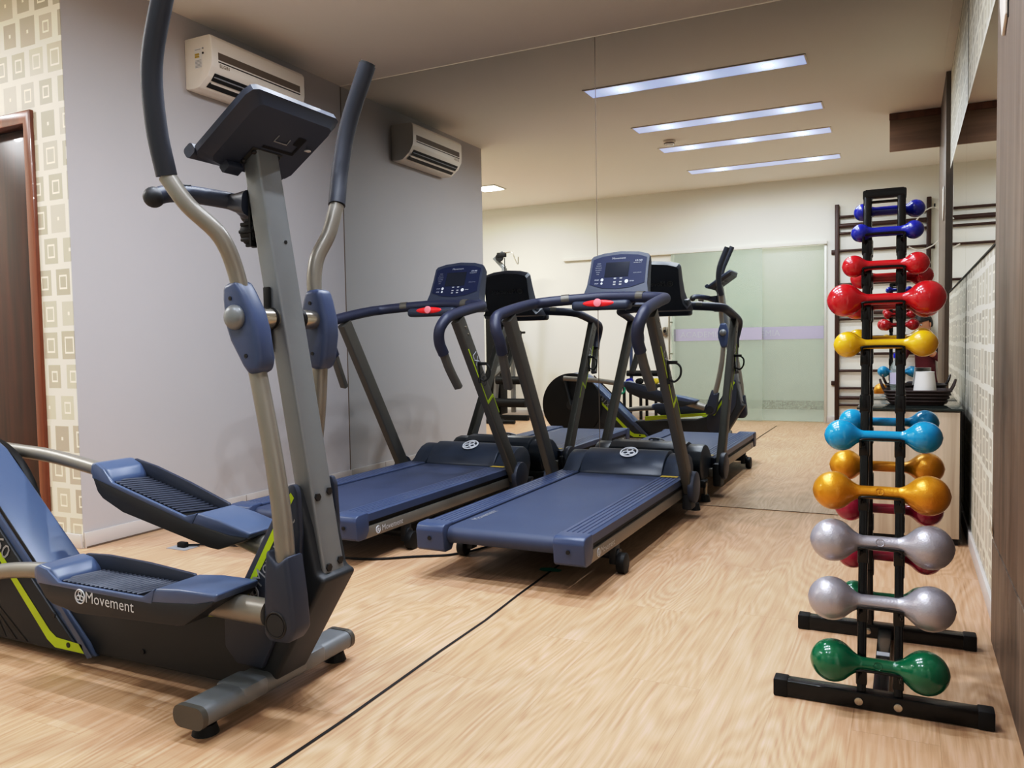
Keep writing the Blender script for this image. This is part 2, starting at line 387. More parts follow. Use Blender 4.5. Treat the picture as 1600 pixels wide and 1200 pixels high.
o = b.build('door_handle'); o.parent = door
b = MB(); b.span((XL-.1, YR, 0), (XL, YE+.12, H), M['rear']); struct(b.build('wall_far_left'))
# rear wall with the sliding glass door opening
GX0, GX1, GZ = .985, 2.715, 2.0
b = MB()
for a, c in (((XL, YR-.12, 0), (GX0, YR, H)), ((GX1, YR-.12, 0), (XR+.1, YR, H)), ((GX0, YR-.12, GZ+.03), (GX1, YR, H))): b.span(a, c, M['rear'])
struct(b.build('wall_rear'))
b = MB()
for x0, x1 in ((XL, GX0-.0), (GX1+.03, XR)): b.span((x0, YR, 0), (x1, YR+.014, .075), M['base'], .002)
struct(b.build('baseboard_rear'))
b = MB(); b.span((XR, YR, 0), (XR+.1, YP2, H), M['rear']); struct(b.build('wall_right_rear'))
b = MB(); b.span((W, YP-.2, 0), (W+.12, 0.004, H), M['paper_y']); struct(b.build('wall_right'))
b = MB(); b.span((W-.012, YP, 0), (W, -.002, .068), M['base'], .002); struct(b.build('baseboard_right'))
# wood-clad pillar beside the wallpaper
b = MB()
b.span((WP, YP2, .0), (XR+.1, YP, .318), M['panel'], .002); b.span((WP+.006, YP2, .318), (XR, YP-.004, .326), M['acd']); b.span((WP, YP2, .326), (XR+.1, YP, H), M['panel'], .002)
struct(b.build('wall_pillar'))
b = MB(); b.span((W-.05, YP, H-.008), (W, 0, H-.0005), M['ceil']); struct(b.build('trim_1'))
b = MB(); b.raw([(WP-.001, YP-.06, .335), (WP-.001, YP-.002, .335), (WP-.012, YP-.002, .42)], [(0, 1, 2), (2, 1, 0)], M['flap'], False)
struct(b.build('trim_2'))
# black joint between the two floor sheets
b = MB(); pts = [(2.27, -4.6), (2.262, -3.6), (2.266, -3.0), (2.252, -2.5), (2.25, -2.2), (2.232, -1.9), (2.2, -1.0), (2.19, -.02)]
for i in range(len(pts)-1):
    (x0, y0), (x1, y1) = pts[i], pts[i+1]; w0 = .0055
    b.raw([(x0-w0, y0, .0012), (x0+w0, y0, .0012), (x1+w0, y1, .0012), (x1-w0, y1, .0012)], [(0, 1, 2, 3)], M['plug'], False)
struct(b.build('trim_3'))
# corridor seen through the glass
b = MB(); b.span((.2, -6.95, 0), (4.2, -6.85, H), M['hall']); b.span((.1, -6.95, 0), (.2, YR-.12, H), M['hall']); b.span((4.2, -6.95, 0), (4.3, YR-.12, H), M['hall'])
struct(b.build('wall_corridor'))
b = MB(); b.span((.2, -6.85, .0), (4.2, -6.83, .12), M['granite']); struct(b.build('baseboard_corridor'))
b = MB(); b.span((.2, -6.85, .0), (4.2, YR-.11, .003), M['halltile']); struct(b.build('floor_corridor'))
b = MB(); b.span((.1, -6.95, H), (4.3, YR-.12, H+.1), M['hall']); struct(b.build('ceiling_corridor'))
# sliding glass door (two leaves, head track)
dg_ = MB(); dg_.span((-.42, YR+.001, GZ), (GX1+.03, YR+.05, GZ+.04), M['rear'], .003)
dg_.span((GX1, YR-.10, 0), (GX1+.03, YR+.02, GZ+.03), M['alu'], .003)
gd = struct(dg_.build('door_2'))
for nm, x0, x1, y in (('glass_leaf', .985, 2.05, YR+.034), ('glass_leaf', 1.63, 2.71, YR-.03)):
    b = MB(); b.span((x0, y, .008), (x1, y+.01, GZ-.002), M['glass']); lf = b.build(nm, gd)
    b = MB(); b.span((x0+.03, y+.0105, .95), (x1-.002, y+.0115, 1.095), M['purple'])
    b.span((x0+.03, y+.0116, .95), (x0+.055, y+.0122, 1.095), M['grey'])
    b.text('ACADEMIA', .10, (x0+.36, y+.0135, 1.02), (1, 0, 0), (0, 0, 1), M['white'], ext=-.0005)
    b.build('printed_band', lf)
b = MB(); b.tube([(.975, YR+.10, .73), (.975, YR+.10, 1.25)], .011, M['steel'])
for z in (.80, 1.18): b.tube([(.975, YR+.1, z), (1.0, YR+.04, z)], .007, M['steel'], 8)
o = b.build('pull_handle', gd)
b = MB(); b.box((.905, YR+.02, 1.07), (.06, .05, .11), M['steel'], .006); b.cyl((.905, YR+.05, 1.075), .018, .012, M['black'], 'y'); b.build('lock', gd)

# mirrors
XS = 1.8744
def mirror(name, label, x0, x1):
    b = MB(); b.span((x0, -.0035, .004), (x1, .0035, H-.002), M['mirror']); o = b.build(name); return tag(o, label, 'mirror', None)
mirror('wall_mirror', 'floor to ceiling mirror panel behind the treadmill nearer the plain wall', .005, XS-.0022)
mirror('wall_mirror', 'floor to ceiling mirror panel behind the dumbbell rack and white cabinet', XS+.0022, W-.002)
b = MB(); b.span((XS-.0022, -.002, .004), (XS+.0022, .0036, H-.002), M['acg']); struct(b.build('trim_4'))
b = MB(); b.span((.0003, -.006, .004), (.0045, .0035, H-.002), M['acg']); struct(b.build('trim_6'))
b = MB(); b.span((.0, -.006, H-.005), (W, .0035, H-.0005), M['ceil']); struct(b.build('trim_7'))
b = MB(); b.span((W-.0025, -.0015, .004), (W-.0002, .0, H-.002), M['plug']); struct(b.build('trim_5'))
b = MB(); b.span((W-.005, YP, 1.2488), (W-.0002, -.005, 2.066), M['mirror'])
b.span((W-.006, YP, 1.243), (W-.0002, -.005, 1.2488), M['plug'])
tag(b.build('side_mirror'), 'mirror band let into the square-patterned wallpaper of the right wall', 'mirror')

# ------------------------------------------------------------------ ceiling lights
def bulb(parent, x, power, col, r=.035, y=0., ang=172):
    l = bpy.data.lights.new('led_lamp', 'AREA'); l.shape = 'DISK'; l.energy = power; l.color = col; l.size = r*2; l.spread = math.radians(174)
    o = bpy.data.objects.new('led_lamp', l); C.objects.link(o); o.parent = parent; o.location = (x, y, -.0135 if r > .1 else -.0065)
    return o
LX0, LX1 = 1.452, 2.942; LXC = (LX0+LX1)/2; HL = (LX1-LX0)/2
POW = 19.5
spots3 = (-.48, .02, .51); smat = strip_mat('led_panel_three', spots3); smat2 = strip_mat('led_panel_two', (-.42, .51))
names = ['long recessed ceiling light nearest the mirror wall', 'second long ceiling light from the mirror wall', 'third long ceiling light from the mirror wall, next to the smoke detector', 'long ceiling light nearest the glass door, its middle bulb dark']
for i, y in enumerate((-1.025, -2.165, -2.98, -4.09)):
    t = thing('ceiling_light', names[i], 'ceiling light', (LXC, y, H), 0, 'recessed strip lights')
    b = MB(); h = .092
    for a, c in (((-HL-.012, -h-.012, -.006), (HL+.012, -h, .001)), ((-HL-.012, h, -.006), (HL+.012, h+.012, .001)), ((-HL-.012, -h, -.006), (-HL, h, .001)), ((HL, -h, -.006), (HL+.012, h, .001))): b.span(a, c, M['ceil'])
    b.build('frame', t)
    b = MB(); b.span((-HL, -h, -.0045), (HL, h, -.001), smat if i < 3 else smat2); b.build('diffuser', t)
    for s in (spots3 if i < 3 else (-.42, .51)): bulb(t, s, POW, (.84, .90, 1.))
t = thing('square_ceiling_light', 'square lit ceiling panel over the side passage by the dark door', 'ceiling light', (-.79, -3.73, H))
b = MB(); b.span((-.15, -.15, -.008), (.15, .15, .0), M['alu'], .003); b.build('frame', t)
b = MB(); b.span((-.13, -.13, -.012), (.13, .13, -.006), M['frosted']); b.build('diffuser', t)
bulb(t, 0, 60., (.97, .98, 1.), .12)
t = thing('passage_fill_light', 'added fill light panel, out of view farther along the side passage', 'ceiling light', (-1.6, -3.0, H))  # added light out of view, there to brighten the rear wall
b = MB(); b.span((-.15, -.15, -.008), (.15, .15, .0), M['alu'], .003); b.build('frame', t)
b = MB(); b.span((-.13, -.13, -.012), (.13, .13, -.006), M['frosted']); b.build('diffuser', t)
bulb(t, 0, 40., (.97, .98, 1.), .12)
l = bpy.data.lights.new('corridor_lamp', 'AREA'); l.energy = 34; l.size = .8; l.color = (1, 1, .96)
o = bpy.data.objects.new('corridor_lamp', l); C.objects.link(o); o.location = (2.0, -6.0, H-.03)
b = MB(); b.cyl((0, 0, -.012), .055, .024, M['acw'], seg=28, bev=.004); b.cyl((0, 0, -.035), .035, .03, M['acw'], seg=24, r2=.045); b.cyl((0, 0, -.026), .047, .006, M['acg'], seg=24)
tag(b.build('smoke_detector', loc=(1.612, -2.65, H)), 'small round smoke detector on the ceiling between the strip lights', 'smoke detector')

# ------------------------------------------------------------------ air conditioner on the left wall
t = thing('air_conditioner', 'white split air conditioner high on the plain left wall', 'air conditioner', (0, -.98, 2.36))
L2 = .37; hh = .268
prof = [(0, .0), (.06, -.004), (.10, .0), (.165, .05), (.195, .10), (.20, .13), (.20, hh-.02), (.185, hh), (0, hh)]
b = MB(); b.prism([(p[0], p[1]) for p in prof], -L2, L2, M['acw'], 'xz', .006); 
b.text('ELGIN', .026, (.199, -.28, .112), (0, 1, 0), (0, 0, 1), M['acg'])
b.build('body', t)
b = MB(); b.span((.196, -L2+.045, .142), (.2015, L2-.045, .180), M['acg']); b.span((.197, -L2+.045, .128), (.2025, L2-.045, .133), M['acd']); b.build('grille', t)
b = MB()
# outlet on the sloping lower front
def slope(u):  # u 0..1 along (.195,.10)->(.10,.0)
    q = [(.1965, .10), (.166, .05), (.10, -.001)]
    return (q[0][0]+(q[1][0]-q[0][0])*u*2, q[0][1]+(q[1][1]-q[0][1])*u*2) if u < .5 else (q[1][0]+(q[2][0]-q[1][0])*(u-.5)*2, q[1][1]+(q[2][1]-q[1][1])*(u-.5)*2)
for u0, u1, mm, e in ((.28, .62, M['acd'], .002), (.62, .70, M['acw'], .010), (.70, .90, M['acd'], .002)):
    a, c = slope(u0), slope(u1)
    b.raw([(a[0]+e, -L2+.035, a[1]-e), (a[0]+e, L2-.035, a[1]-e), (c[0]+e, L2-.035, c[1]-e), (c[0]+e, -L2+.035, c[1]-e)], [(0, 1, 2, 3)], mm, False)
a = slope(.45); b.tube([(a[0]+.004, -L2+.04, a[1]-.004), (a[0]+.004, L2-.04, a[1]-.004)], .004, M['grey'], 8)
b.build('air_outlet', t)
b = MB(); yl = -L2-.0012
b.raw([(.075, yl, .10), (.13, yl, .10), (.13, yl, .205), (.075, yl, .205)], [(0, 1, 2, 3)], M['paperw'], False)
for z0, z1 in ((.155, .166), (.168, .178)): b.raw([(.078, yl-.0006, z0), (.112, yl-.0006, z0), (.108, yl-.0006, z1), (.078, yl-.0006, z1)], [(0, 1, 2, 3)], M['yellowlab'], False)
for k in range(6): b.raw([(.08, yl-.0006, .104+.007*k), (.124, yl-.0006, .104+.007*k), (.124, yl-.0006, .1065+.007*k), (.08, yl-.0006, .1065+.007*k)], [(0, 1, 2, 3)], M['grey'], False)
b.raw([(.08, yl-.0006, .196), (.12, yl-.0006, .196), (.12, yl-.0006, .199), (.08, yl-.0006, .199)], [(0, 1, 2, 3)], M['grey'], False)
b.cyl((.137, yl, .175), .006, .001, M['acd'], 'y', 12); b.cyl((.137, yl, .2), .005, .001, M['grey'], 'y', 12)
o = b.build('energy_label', t); o['label'] = 'energy rating sticker on the end panel'

# ------------------------------------------------------------------ treadmill (local: x right, y forward, z up; origin at rear end on floor)
def treadmill():
    t = thing('treadmill', '', 'treadmill')
    # running belt over rear roller
    b = MB(); r = .034; zc = .218-r; n = 8
    poly = [(1.52, .218)] + [(.05-r*math.sin(PI*i/n), zc+r*math.cos(PI*i/n)) for i in range(n+1)] + [(1.52, .218-2*r)]
    b.prism(poly, -.232, .232, M['belt'], 'yz')
    b.raw([(-.20, .16, .2186), (-.192, .16, .2186), (-.192, .34, .2186), (-.20, .34, .2186)], [(0, 1, 2, 3)], M['grey'], False) if False else None
    b.text('Movement', .045, (-.195, .27, .2187), (0, 1, 0), (-1, 0, 0), M['grey'])
    b.build('running_belt', t)
    b = MB(); b.cyl((0, .05, zc), .027, .475, M['steel'], 'x', 18); b.build('rear_roller', t)
    for s in (-1, 1):
        # grooved foot rail
        b = MB()
        pr = [(.236, .196), (.236, .224)]
        for k in range(5):
            u = .240+k*.021; pr += [(u, .229), (u+.014, .229), (u+.0165, .2255), (u+.019, .2255)]
        pr += [(.345, .229), (.357, .222), (.358, .19), (.350, .188)]
        b.prism([(s*u, z) for u, z in pr], .06, 1.50, M['slate'], 'xz')
        b.build('foot_rail', t)
        b = MB()
        pr = [(-.012, .205), (-.004, .224), (.012, .2305), (.075, .2315), (.085, .226), (.085, .15), (.06, .118), (.012, .118), (-.004, .128)]
        b.prism(pr, min(s*.236, s*.362), max(s*.236, s*.362), M['slate'], 'yz', .010, 3)
        b.cyl((s*.298, -.0125, .175), .008, .004, M['acd'], 'y', 14)
        b.build('end_cap', t)
        b = MB(); b.span((s*.312, .05, .116), (s*.3555, 1.56, .167), M['metal'], .004)
        b.span((s*.312, .09, .165), (s*.346, 1.5, .192), M['black'])
        if s == 1:
            b.emblem((.3556, .155, .141), .016, (0, 1, 0), (0, 0, 1), M['white']); b.text('Movement', .038, (.3556, .265, .141), (0, 1, 0), (0, 0, 1), M['white'])
        b.build('side_beam', t)
        # upright post
        b = MB(); p0 = Vector((s*.385, 1.465, .165)); p1 = Vector((s*.362, .872, 1.075))
        sec = rrect(.046, .078, .008)
        b.sweep([p0, p1], sec, M['metal2'], up=(0, 1, 0))
        d = (p1-p0).normalized(); sd = Vector((s, 0, 0)); sd = (sd-d*sd.dot(d)).normalized(); nn = sd.cross(d)  # nn points to the user side / down
        if nn.y > 0: nn = -nn
        # lime line with the model lettering on the post face
        fx = sd*.0235*1
        if s == 1:
            for k0, k1, wd in ((.53, .85, .0035),):
                a, c = p0+(p1-p0)*k0, p0+(p1-p0)*k1
                b.sweep([a+sd*.0236+nn*.034, c+sd*.0236+nn*.034], rrect(.002, wd*2, .0005, 1), M['lime'], up=nn)
            a = p0+(p1-p0)*.53; b.sweep([a+sd*.0238+nn*.037, a+sd*.0238-nn*.037-d*.0], rrect(.018, .002, .0005, 1), M['lime'], up=sd)
            a = p0+(p1-p0)*.53; b.sweep([a+sd*.0238-nn*.036, a+sd*.0238-nn*.036-d*.12], rrect(.002, .006, .0005, 1), M['lime'], up=nn)
            b.text('LX', .062, p0+(p1-p0)*.775+sd*.0238, -d, -nn, M['white'])
            b.text('160', .062, p0+(p1-p0)*.655+sd*.0238, -d, -nn, M['char'])
        for k in (.95, .91): b.cyl(p0+(p1-p0)*k+sd*.024-nn*.012, .006, .004, M['steel'], 'x', 10)
        b.build('upright_post', t)
        b = MB(); b.cyl((s*.408, 1.475, .175), .083, .034, M['slate2'], 'x', 30, bev=.008); b.box((s*.378, 1.49, .125), (.05, .10, .14), M['char'], .01); b.build('pivot_cover', t)
        # handle: hanging metal tail and foam arm
        b = MB(); b.sweep(catmull([(s*.366, .862, .725), (s*.352, .80, .82), (s*.345, .757, .90)], 4), rrect(.042, .030, .008), M['metal2'], up=(0, 1, 0)); b.build('handle_tail', t)
        b = MB(); b.cyl((s*.372, .393, .042), .042, .036, M['black'], 'x', 26, bev=.006); b.box((s*.335, .40, .08), (.03, .05, .09), M['char'], .004); b.build('transport_wheel', t)
        b = MB(); b.cyl((s*.352, 1.735, .02), .03, .04, M['black'], 'z', 20, r2=.022); b.cyl((s*.352, 1.735, .07), .012, .08, M['steel'], 'z', 12); b.build('levelling_foot', t)
    # foam handlebar, one continuous bent tube
    arm = [(.345, .757, .90), (.341, .725, .955), (.352, .708, 1.015), (.366, .735, 1.065), (.366, .80, 1.092), (.359, .98, 1.127), (.354, 1.11, 1.147), (.346, 1.165, 1.154), (.312, 1.197, 1.160), (.25, 1.22, 1.166), (.12, 1.25, 1.174), (0, 1.262, 1.178)]
    path = arm + [(-x, y, z) for x, y, z in arm[-2::-1]]
    b = MB(); b.tube(path, .0275, M['navy'], 16, 5); b.build('handlebar', t)
    for s in (-1, 1):
        b = MB(); b.tube([(s*.225, 1.2265, 1.170), (s*.185, 1.236, 1.1725)], .0281, M['metal2'], 16); b.build('pulse_grip', t)
    # stop-key block below the bar
    b = MB(); b.box((.0, 1.22, 1.134), (.31, .085, .048), M['slate2'], .018, seg=3)
    b.build('key_tray', t)
    b = MB(); b.ball((-.005, 1.182, 1.143), .088, M['red'], (1., .14, .21)); b.cyl((-.005, 1.169, 1.146), .021, .012, M['pink'], 'y', 20, bev=.002); b.build('stop_key', t)
    # console
    lean = (1.545-1.425)/(1.445-1.185)
    def cp(u, h, off=0.):   # point on the face at height h above 1.185, off toward user
        return Vector((u, 1.425+lean*h-off, 1.185+h+off*lean))
    out = [(-.205, 0), (-.180, .028), (-.170, .07), (-.166, .15), (-.166, .222), (-.155, .236), (-.10, .250), (0, .258), (.10, .250), (.155, .236), (.166, .222), (.166, .15), (.170, .07), (.180, .028), (.205, 0)]
    b = MB(); n = len(out)
    fr = [cp(u, h) for u, h in out]; bk = [cp(u*.97, h*.985, -.045-.05*(1-h/.26)) for u, h in out]
    mid = [cp(u*1.012, h*1.01, -.014) for u, h in out]
    bm_ = bmesh.new(); A = [bm_.verts.new(v) for v in fr]; Bm = [bm_.verts.new(v) for v in mid]; B = [bm_.verts.new(v) for v in bk]
    bm_.faces.new(A)
    for P, Q in ((A, Bm), (Bm, B)):
        for i in range(n): bm_.faces.new((P[i], P[(i+1) % n], Q[(i+1) % n], Q[i]))
    bm_.faces.new(B[::-1]); bm_.verts.index_update(); b.bm(bm_, M['slate2'])
    b.prism([(1.33, 1.135), (1.50, 1.135), (1.50, 1.20), (1.43, 1.21)], -.20, .20, M['slate2'], 'yz', .012)
    xb, yb = Vector((-1, 0, 0)), Vector((0, lean, 1)).normalized(); q = cp(.0, .15, -.068)
    b.emblem(q+Vector((.11, .0, 0)), .016, xb, yb, M['white'], .016); b.text('Movement', .042, q+Vector((-.01, 0, 0)), xb, yb, M['white'], ext=.016)
    b.build('console', t)
    xf, yf = Vector((1, 0, 0)), Vector((0, lean, 1)).normalized()
    ins = [(-.155, .075), (-.153, .15), (-.152, .215), (-.10, .232), (0, .240), (.10, .232), (.152, .215), (.153, .15), (.155, .075), (.08, .052), (0, .046), (-.08, .052)]
    b = MB(); b.raw([cp(u, h, .002) for u, h in ins], [tuple(range(len(ins)-1, -1, -1))], M['face'], False)
    b.raw([cp(u, h, .0032) for u, h in ((-.075, .112), (.06, .112), (.06, .195), (-.075, .195))], [(0, 1, 2, 3)], M['screen'], False)
    b.text('Movement', .018, cp(-.005, .216, .003), xf, yf, M['grey'])
    b.text('LX-160', .013, cp(.11, .198, .003), xf, yf, M['white']); b.text('WORKOUT', .009, cp(.105, .186, .003), xf, yf, M['grey'])
    for k in range(6): b.text(('SPEED', 'INCLINE', 'DISTANCE', 'CALORIES', 'PULSE', 'TIME')[k], .0078, cp(-.115, .19-.012*k, .003), xf, yf, M['grey'])
    b.text('COOL DOWN', .007, cp(.11, .13, .003), xf, yf, M['grey'])
    nf = xf.cross(yf)
    for u, h, r in ((-.085, .098, .008), (-.085, .078, .006), (.055, .085, .010)): b.raw([cp(u+r*math.cos(a*PI/8), h+r*math.sin(a*PI/8), .004) for a in range(16)], [tuple(range(16))], M['white'], False)
    for u, h in ((-.012, .104), (.022, .104), (-.012, .084), (.022, .084), (-.012, .07), (.022, .07)): b.raw([cp(u+x, h+z, .004) for x, z in ((-.007, -.004), (.007, -.004), (.007, .003), (-.007, .003))], [(0, 1, 2, 3)], M['grey'], False)
    b.text('START', .009, cp(-.115, .098, .003), xf, yf, M['white']); b.text('STOP', .009, cp(-.115, .078, .003), xf, yf, M['white']); b.text('ENTER', .008, cp(.085, .085, .003), xf, yf, M['white'])
    b.build('control_face', t)
    for s in (-1, 1):
        b = MB(); b.sweep([(s*.12, 1.27, 1.155), (s*.12, 1.40, 1.165)], rrect(.04, .03, .006), M['char']); b.build('console_bracket', t)
    # motor hood
    hp = [(1.475, .225), (1.50, .262), (1.53, .293), (1.575, .322), (1.635, .338), (1.70, .332), (1.755, .305), (1.79, .26), (1.80, .20), (1.795, .17), (1.765, .10), (1.70, .085), (1.48, .10)]
    b = MB(); b.prism(hp, -.235, .235, M['hood'], 'yz', .006)
    nrm = Vector((0, -(.338-.293), (1.635-1.53))).normalized(); ydir = Vector((0, .105, .045)).normalized()
    b.emblem((.02, 1.585, .3275), .047, (1, 0, 0), ydir, M['white'], .003)
    b.build('motor_hood', t)
    for s in (-1, 1):
        b = MB(); hs = [(1.45, .226), (1.49, .248), (1.53, .283), (1.575, .310), (1.635, .325), (1.70, .318), (1.75, .292), (1.78, .25), (1.785, .2), (1.75, .12), (1.48, .12)]
        b.prism(hs, min(s*.236, s*.335), max(s*.236, s*.335), M['hood'], 'yz', .010)
        if s == 1: b.raw([(.245, 1.405, .2312), (.335, 1.405, .2312), (.335, 1.45, .2312), (.245, 1.45, .2312)], [(0, 1, 2, 3)], M['yellowlab'], False)
        b.build('hood_shoulder', t)
    b = MB(); b.span((-.30, .35, .085), (.30, 1.75, .15), M['black'], .01); b.tube([(-.36, .40, .075), (.36, .40, .075)], .022, M['char'])
    b.span((-.36, 1.69, .085), (.36, 1.77, .125), M['black'], .006)
    b.build('underframe', t)
    # bottle ring on the right post
    b = MB(); c = Vector((.418, 1.035, .80)); K = .68; pts = [c+Vector((-.045, 0, .055)), c+Vector((.012, .01, .06)), c+Vector((.05, .01, .03)), c+Vector((.048, .01, -.03)), c+Vector((.012, 0, -.07)), c+Vector((-.025, 0, -.055))]
    pts = [c+(q-c)*K for q in pts]
    b.tube(pts, .005, M['black'], 8, 5); b.tube([c+Vector((-.032, 0, .045)), c+Vector((-.022, 0, -.06))], .008, M['black'], 8); b.box(c+Vector((-.010, 0, .043)), (.06, .026, .016), M['black'], .004)
    b.build('bottle_holder', t)
    return t
tm = treadmill()
tm.location = (2.129, -1.868, 0); tm['label'] = 'treadmill in the middle of the room with its long deck fully in view'
tm['group'] = 'treadmills facing the mirror'
t2 = copy_tree(tm); t2.location = (1.103, -1.861, 0); t2.rotation_euler = (0, 0, -.006); t2['label'] = 'treadmill beside the plain left wall, its rear end hidden by the elliptical trainer'

# ------------------------------------------------------------------ elliptical trainer (origin below its front stabiliser)
EX, EY = 1.993, -2.93
el = thing('elliptical_trainer', 'elliptical trainer with lime stripes and tall swinging arms in the left foreground', 'exercise machine', (EX, EY, 0))
def e(x, bb, z): return (x-EX, bb, z)
def ep(poly): return [(x-EX, z) for x, z in poly]
# body
b = MB()
b.prism(ep([(1.20, .022), (1.87, .030), (2.045, .062), (2.225, .352), (2.195, .366), (2.172, .48), (2.140, .575), (2.128, .59), (2.108, .578), (1.935, .275), (1.87, .238), (1.78, .215), (1.20, .19)]), -.066, .066, M['char'], 'xz', .012, 3)
b.build('base_body', el)
for s in (-1, 1):
    b = MB(); lo, hi = (-.082, -.064) if s == -1 else (.064, .082)
    b.prism(ep([(1.93, .10), (2.02, .10), (2.155, .36), (2.163, .47), (2.158, .575), (2.148, .596), (2.126, .592), (1.935, .285), (1.89, .25), (1.89, .14)]), lo, hi, M['slate2'], 'xz', .006)
    yy = -.0835 if s == -1 else .0835
    def flat(poly, m, y=yy): b.raw([e(x, y, z) for x, z in (poly if s == -1 else poly[::-1])], [tuple(range(len(poly)))], m, False)
    flat([(1.945, .262), (1.962, .258), (2.148, .562), (2.138, .575), (2.128, .565)], M['lime'])
    if s == -1:
        b.emblem(e(1.998, yy, .300), .021, (.55, 0, .835), (-.835, 0, .55), M['grey'], .001); b.text('Movement', .052, e(2.014, yy, .326), (.55, 0, .835), (-.835, 0, .55), M['grey'], 'LEFT')
    b.build('front_shield', el)
# front steel plate / mast
mt = MB()
def mast(z): return 2.172+.167*(.555-z)
zs = (.355, .60, 1.445)
path = [e(mast(z)-.0275, 0, z) for z in (.355, 1.48)]
mt.sweep(path, rrect(.082, .055, .007), M['plate'], up=(1, 0, 0))
for z in (.375, .555):
    for y in (-.024, .024): mt.cyl(e(mast(z+(.012 if y > 0 else 0))+.0015, y, z+(.008 if y > 0 else 0)), .0105, .008, M['acd'], 'x', 6)
mt.cyl(e(mast(1.22)+.001, .012, 1.22), .005, .004, M['acd'], 'x', 10)
mt.build('mast', el)
b = MB(); b.span(e(mast(1.35)-.0585, -.036, 1.21), e(mast(1.35)-.052, .036, 1.43), M['black']); b.build('mast_cover', el)
# stabiliser
b = MB(); b.sweep([e(1.998, -.305, .062), e(1.998, .275, .062)], rrect(.098, .052, .022, 4), M['plate'], up=(0, 0, 1))
b.sweep([e(1.998, -.306, .062), e(1.998, -.29, .062)], rrect(.101, .055, .024, 4), M['metal2'], up=(0, 0, 1)); b.sweep([e(1.998, .26, .062), e(1.998, .277, .062)], rrect(.101, .055, .024, 4), M['metal2'], up=(0, 0, 1))
for y in (-.13, .1): b.box(e(1.998, y, .066), (.104, .09, .05), M['plate'], .014)
st = b.build('front_stabiliser', el)
for y in (-.25, .25):
    b = MB(); b.cyl(e(1.993, y, .012), .033, .024, M['black'], 'z', 20, r2=.026); b.cyl(e(1.993, y, .03), .015, .03, M['black'], 'z', 12); b.build('rubber_foot', st)
# rear housing with flywheel cover
cx, cz, cr = .56, .335, .315
b = MB()
poly = [(1.352, .020), (1.325, .06), (.727, .612), (.68, .638)]
poly += [(cx+cr*math.sin(a), cz+cr*math.cos(a)) for a in [math.radians(d) for d in range(18, -181, -18)]]
poly += [(.70, .03), (.9, .022)]
b.prism(ep(poly), -.08, .08, M['slate3'], 'xz', .012, 3); b.build('rear_housing', el)
for s in (-1, 1):
    b = MB(); b.cyl(e(cx, s*.094, cz), cr, .03, M['black'], 'y', 56, bev=.008); b.cyl(e(cx, s*.112, cz), .05, .012, M['char'], 'y', 28, bev=.004); b.build('flywheel_disc', el)
    b = MB(); y0, y1 = (-.0905, -.079) if s == -1 else (.079, .0905)
    b.prism(ep([(.70, .56), (.765, .535), (1.20, .13), (1.31, .03), (1.20, .025), (.72, .025)]), y0, y1, M['char'], 'xz', .004)
    yy = -.092 if s == -1 else .092
    def flat2(poly, m, y=yy): b.raw([e(x, y, z) for x, z in (poly if s == -1 else poly[::-1])], [tuple(range(len(poly)))], m, False)
    flat2([(.775, .44), (.80, .44), (1.17, .085), (1.20, .068), (1.315, .062), (1.325, .035), (1.19, .035), (1.155, .055)], M['lime'])
    flat2([(1.19, .185), (1.215, .18), (1.362, .03), (1.338, .022)], M['slate3'])
    for k in range(3): flat2([(.80+.07*k-.03*k, .20-.045*k), (.812+.07*k-.03*k, .205-.045*k), (1.06-.055*k, .03), (1.04-.055*k, .03)], M['acd'])
    b.cyl(e(1.19, yy, .135), .009, .004, M['acd'], 'y', 12); b.cyl(e(1.255, yy, .052), .008, .004, M['acd'], 'y', 12)
    xd = (.73, 0, -.68) if s == -1 else (-.73, 0, .68); yd = (.68, 0, .73)
    if s == -1: b.text('LX160', .075, e(.905, yy, .365), (.73, 0, -.68), (.68, 0, .73), M['grey'])
    else: b.text('LX160', .075, e(.905, yy, .365), (-.73, 0, .68), (.68, 0, .73), M['grey'])
    b.build('side_panel', el)
b = MB(); b.sweep([e(.727+.006, -.0745, .612+.006), e(1.10, -.0745, .27)], rrect(.012, .004, .001, 1), M['plug'], up=(0, 1, 0)); b.build('housing_seam', el)
b = MB(); b.cyl(e(1.55, -.067, .068), .008, .006, M['acd'], 'y', 12); b.build('body_screw', el)
b = MB(); b.sweep([e(.42, -.22, .035), e(.42, .22, .035)], rrect(.09, .05, .02, 4), M['plate'])
for y in (-.19, .19): b.cyl(e(.42, y, .008), .03, .016, M['black'], 'z', 18)
b.build('rear_stabiliser', el)
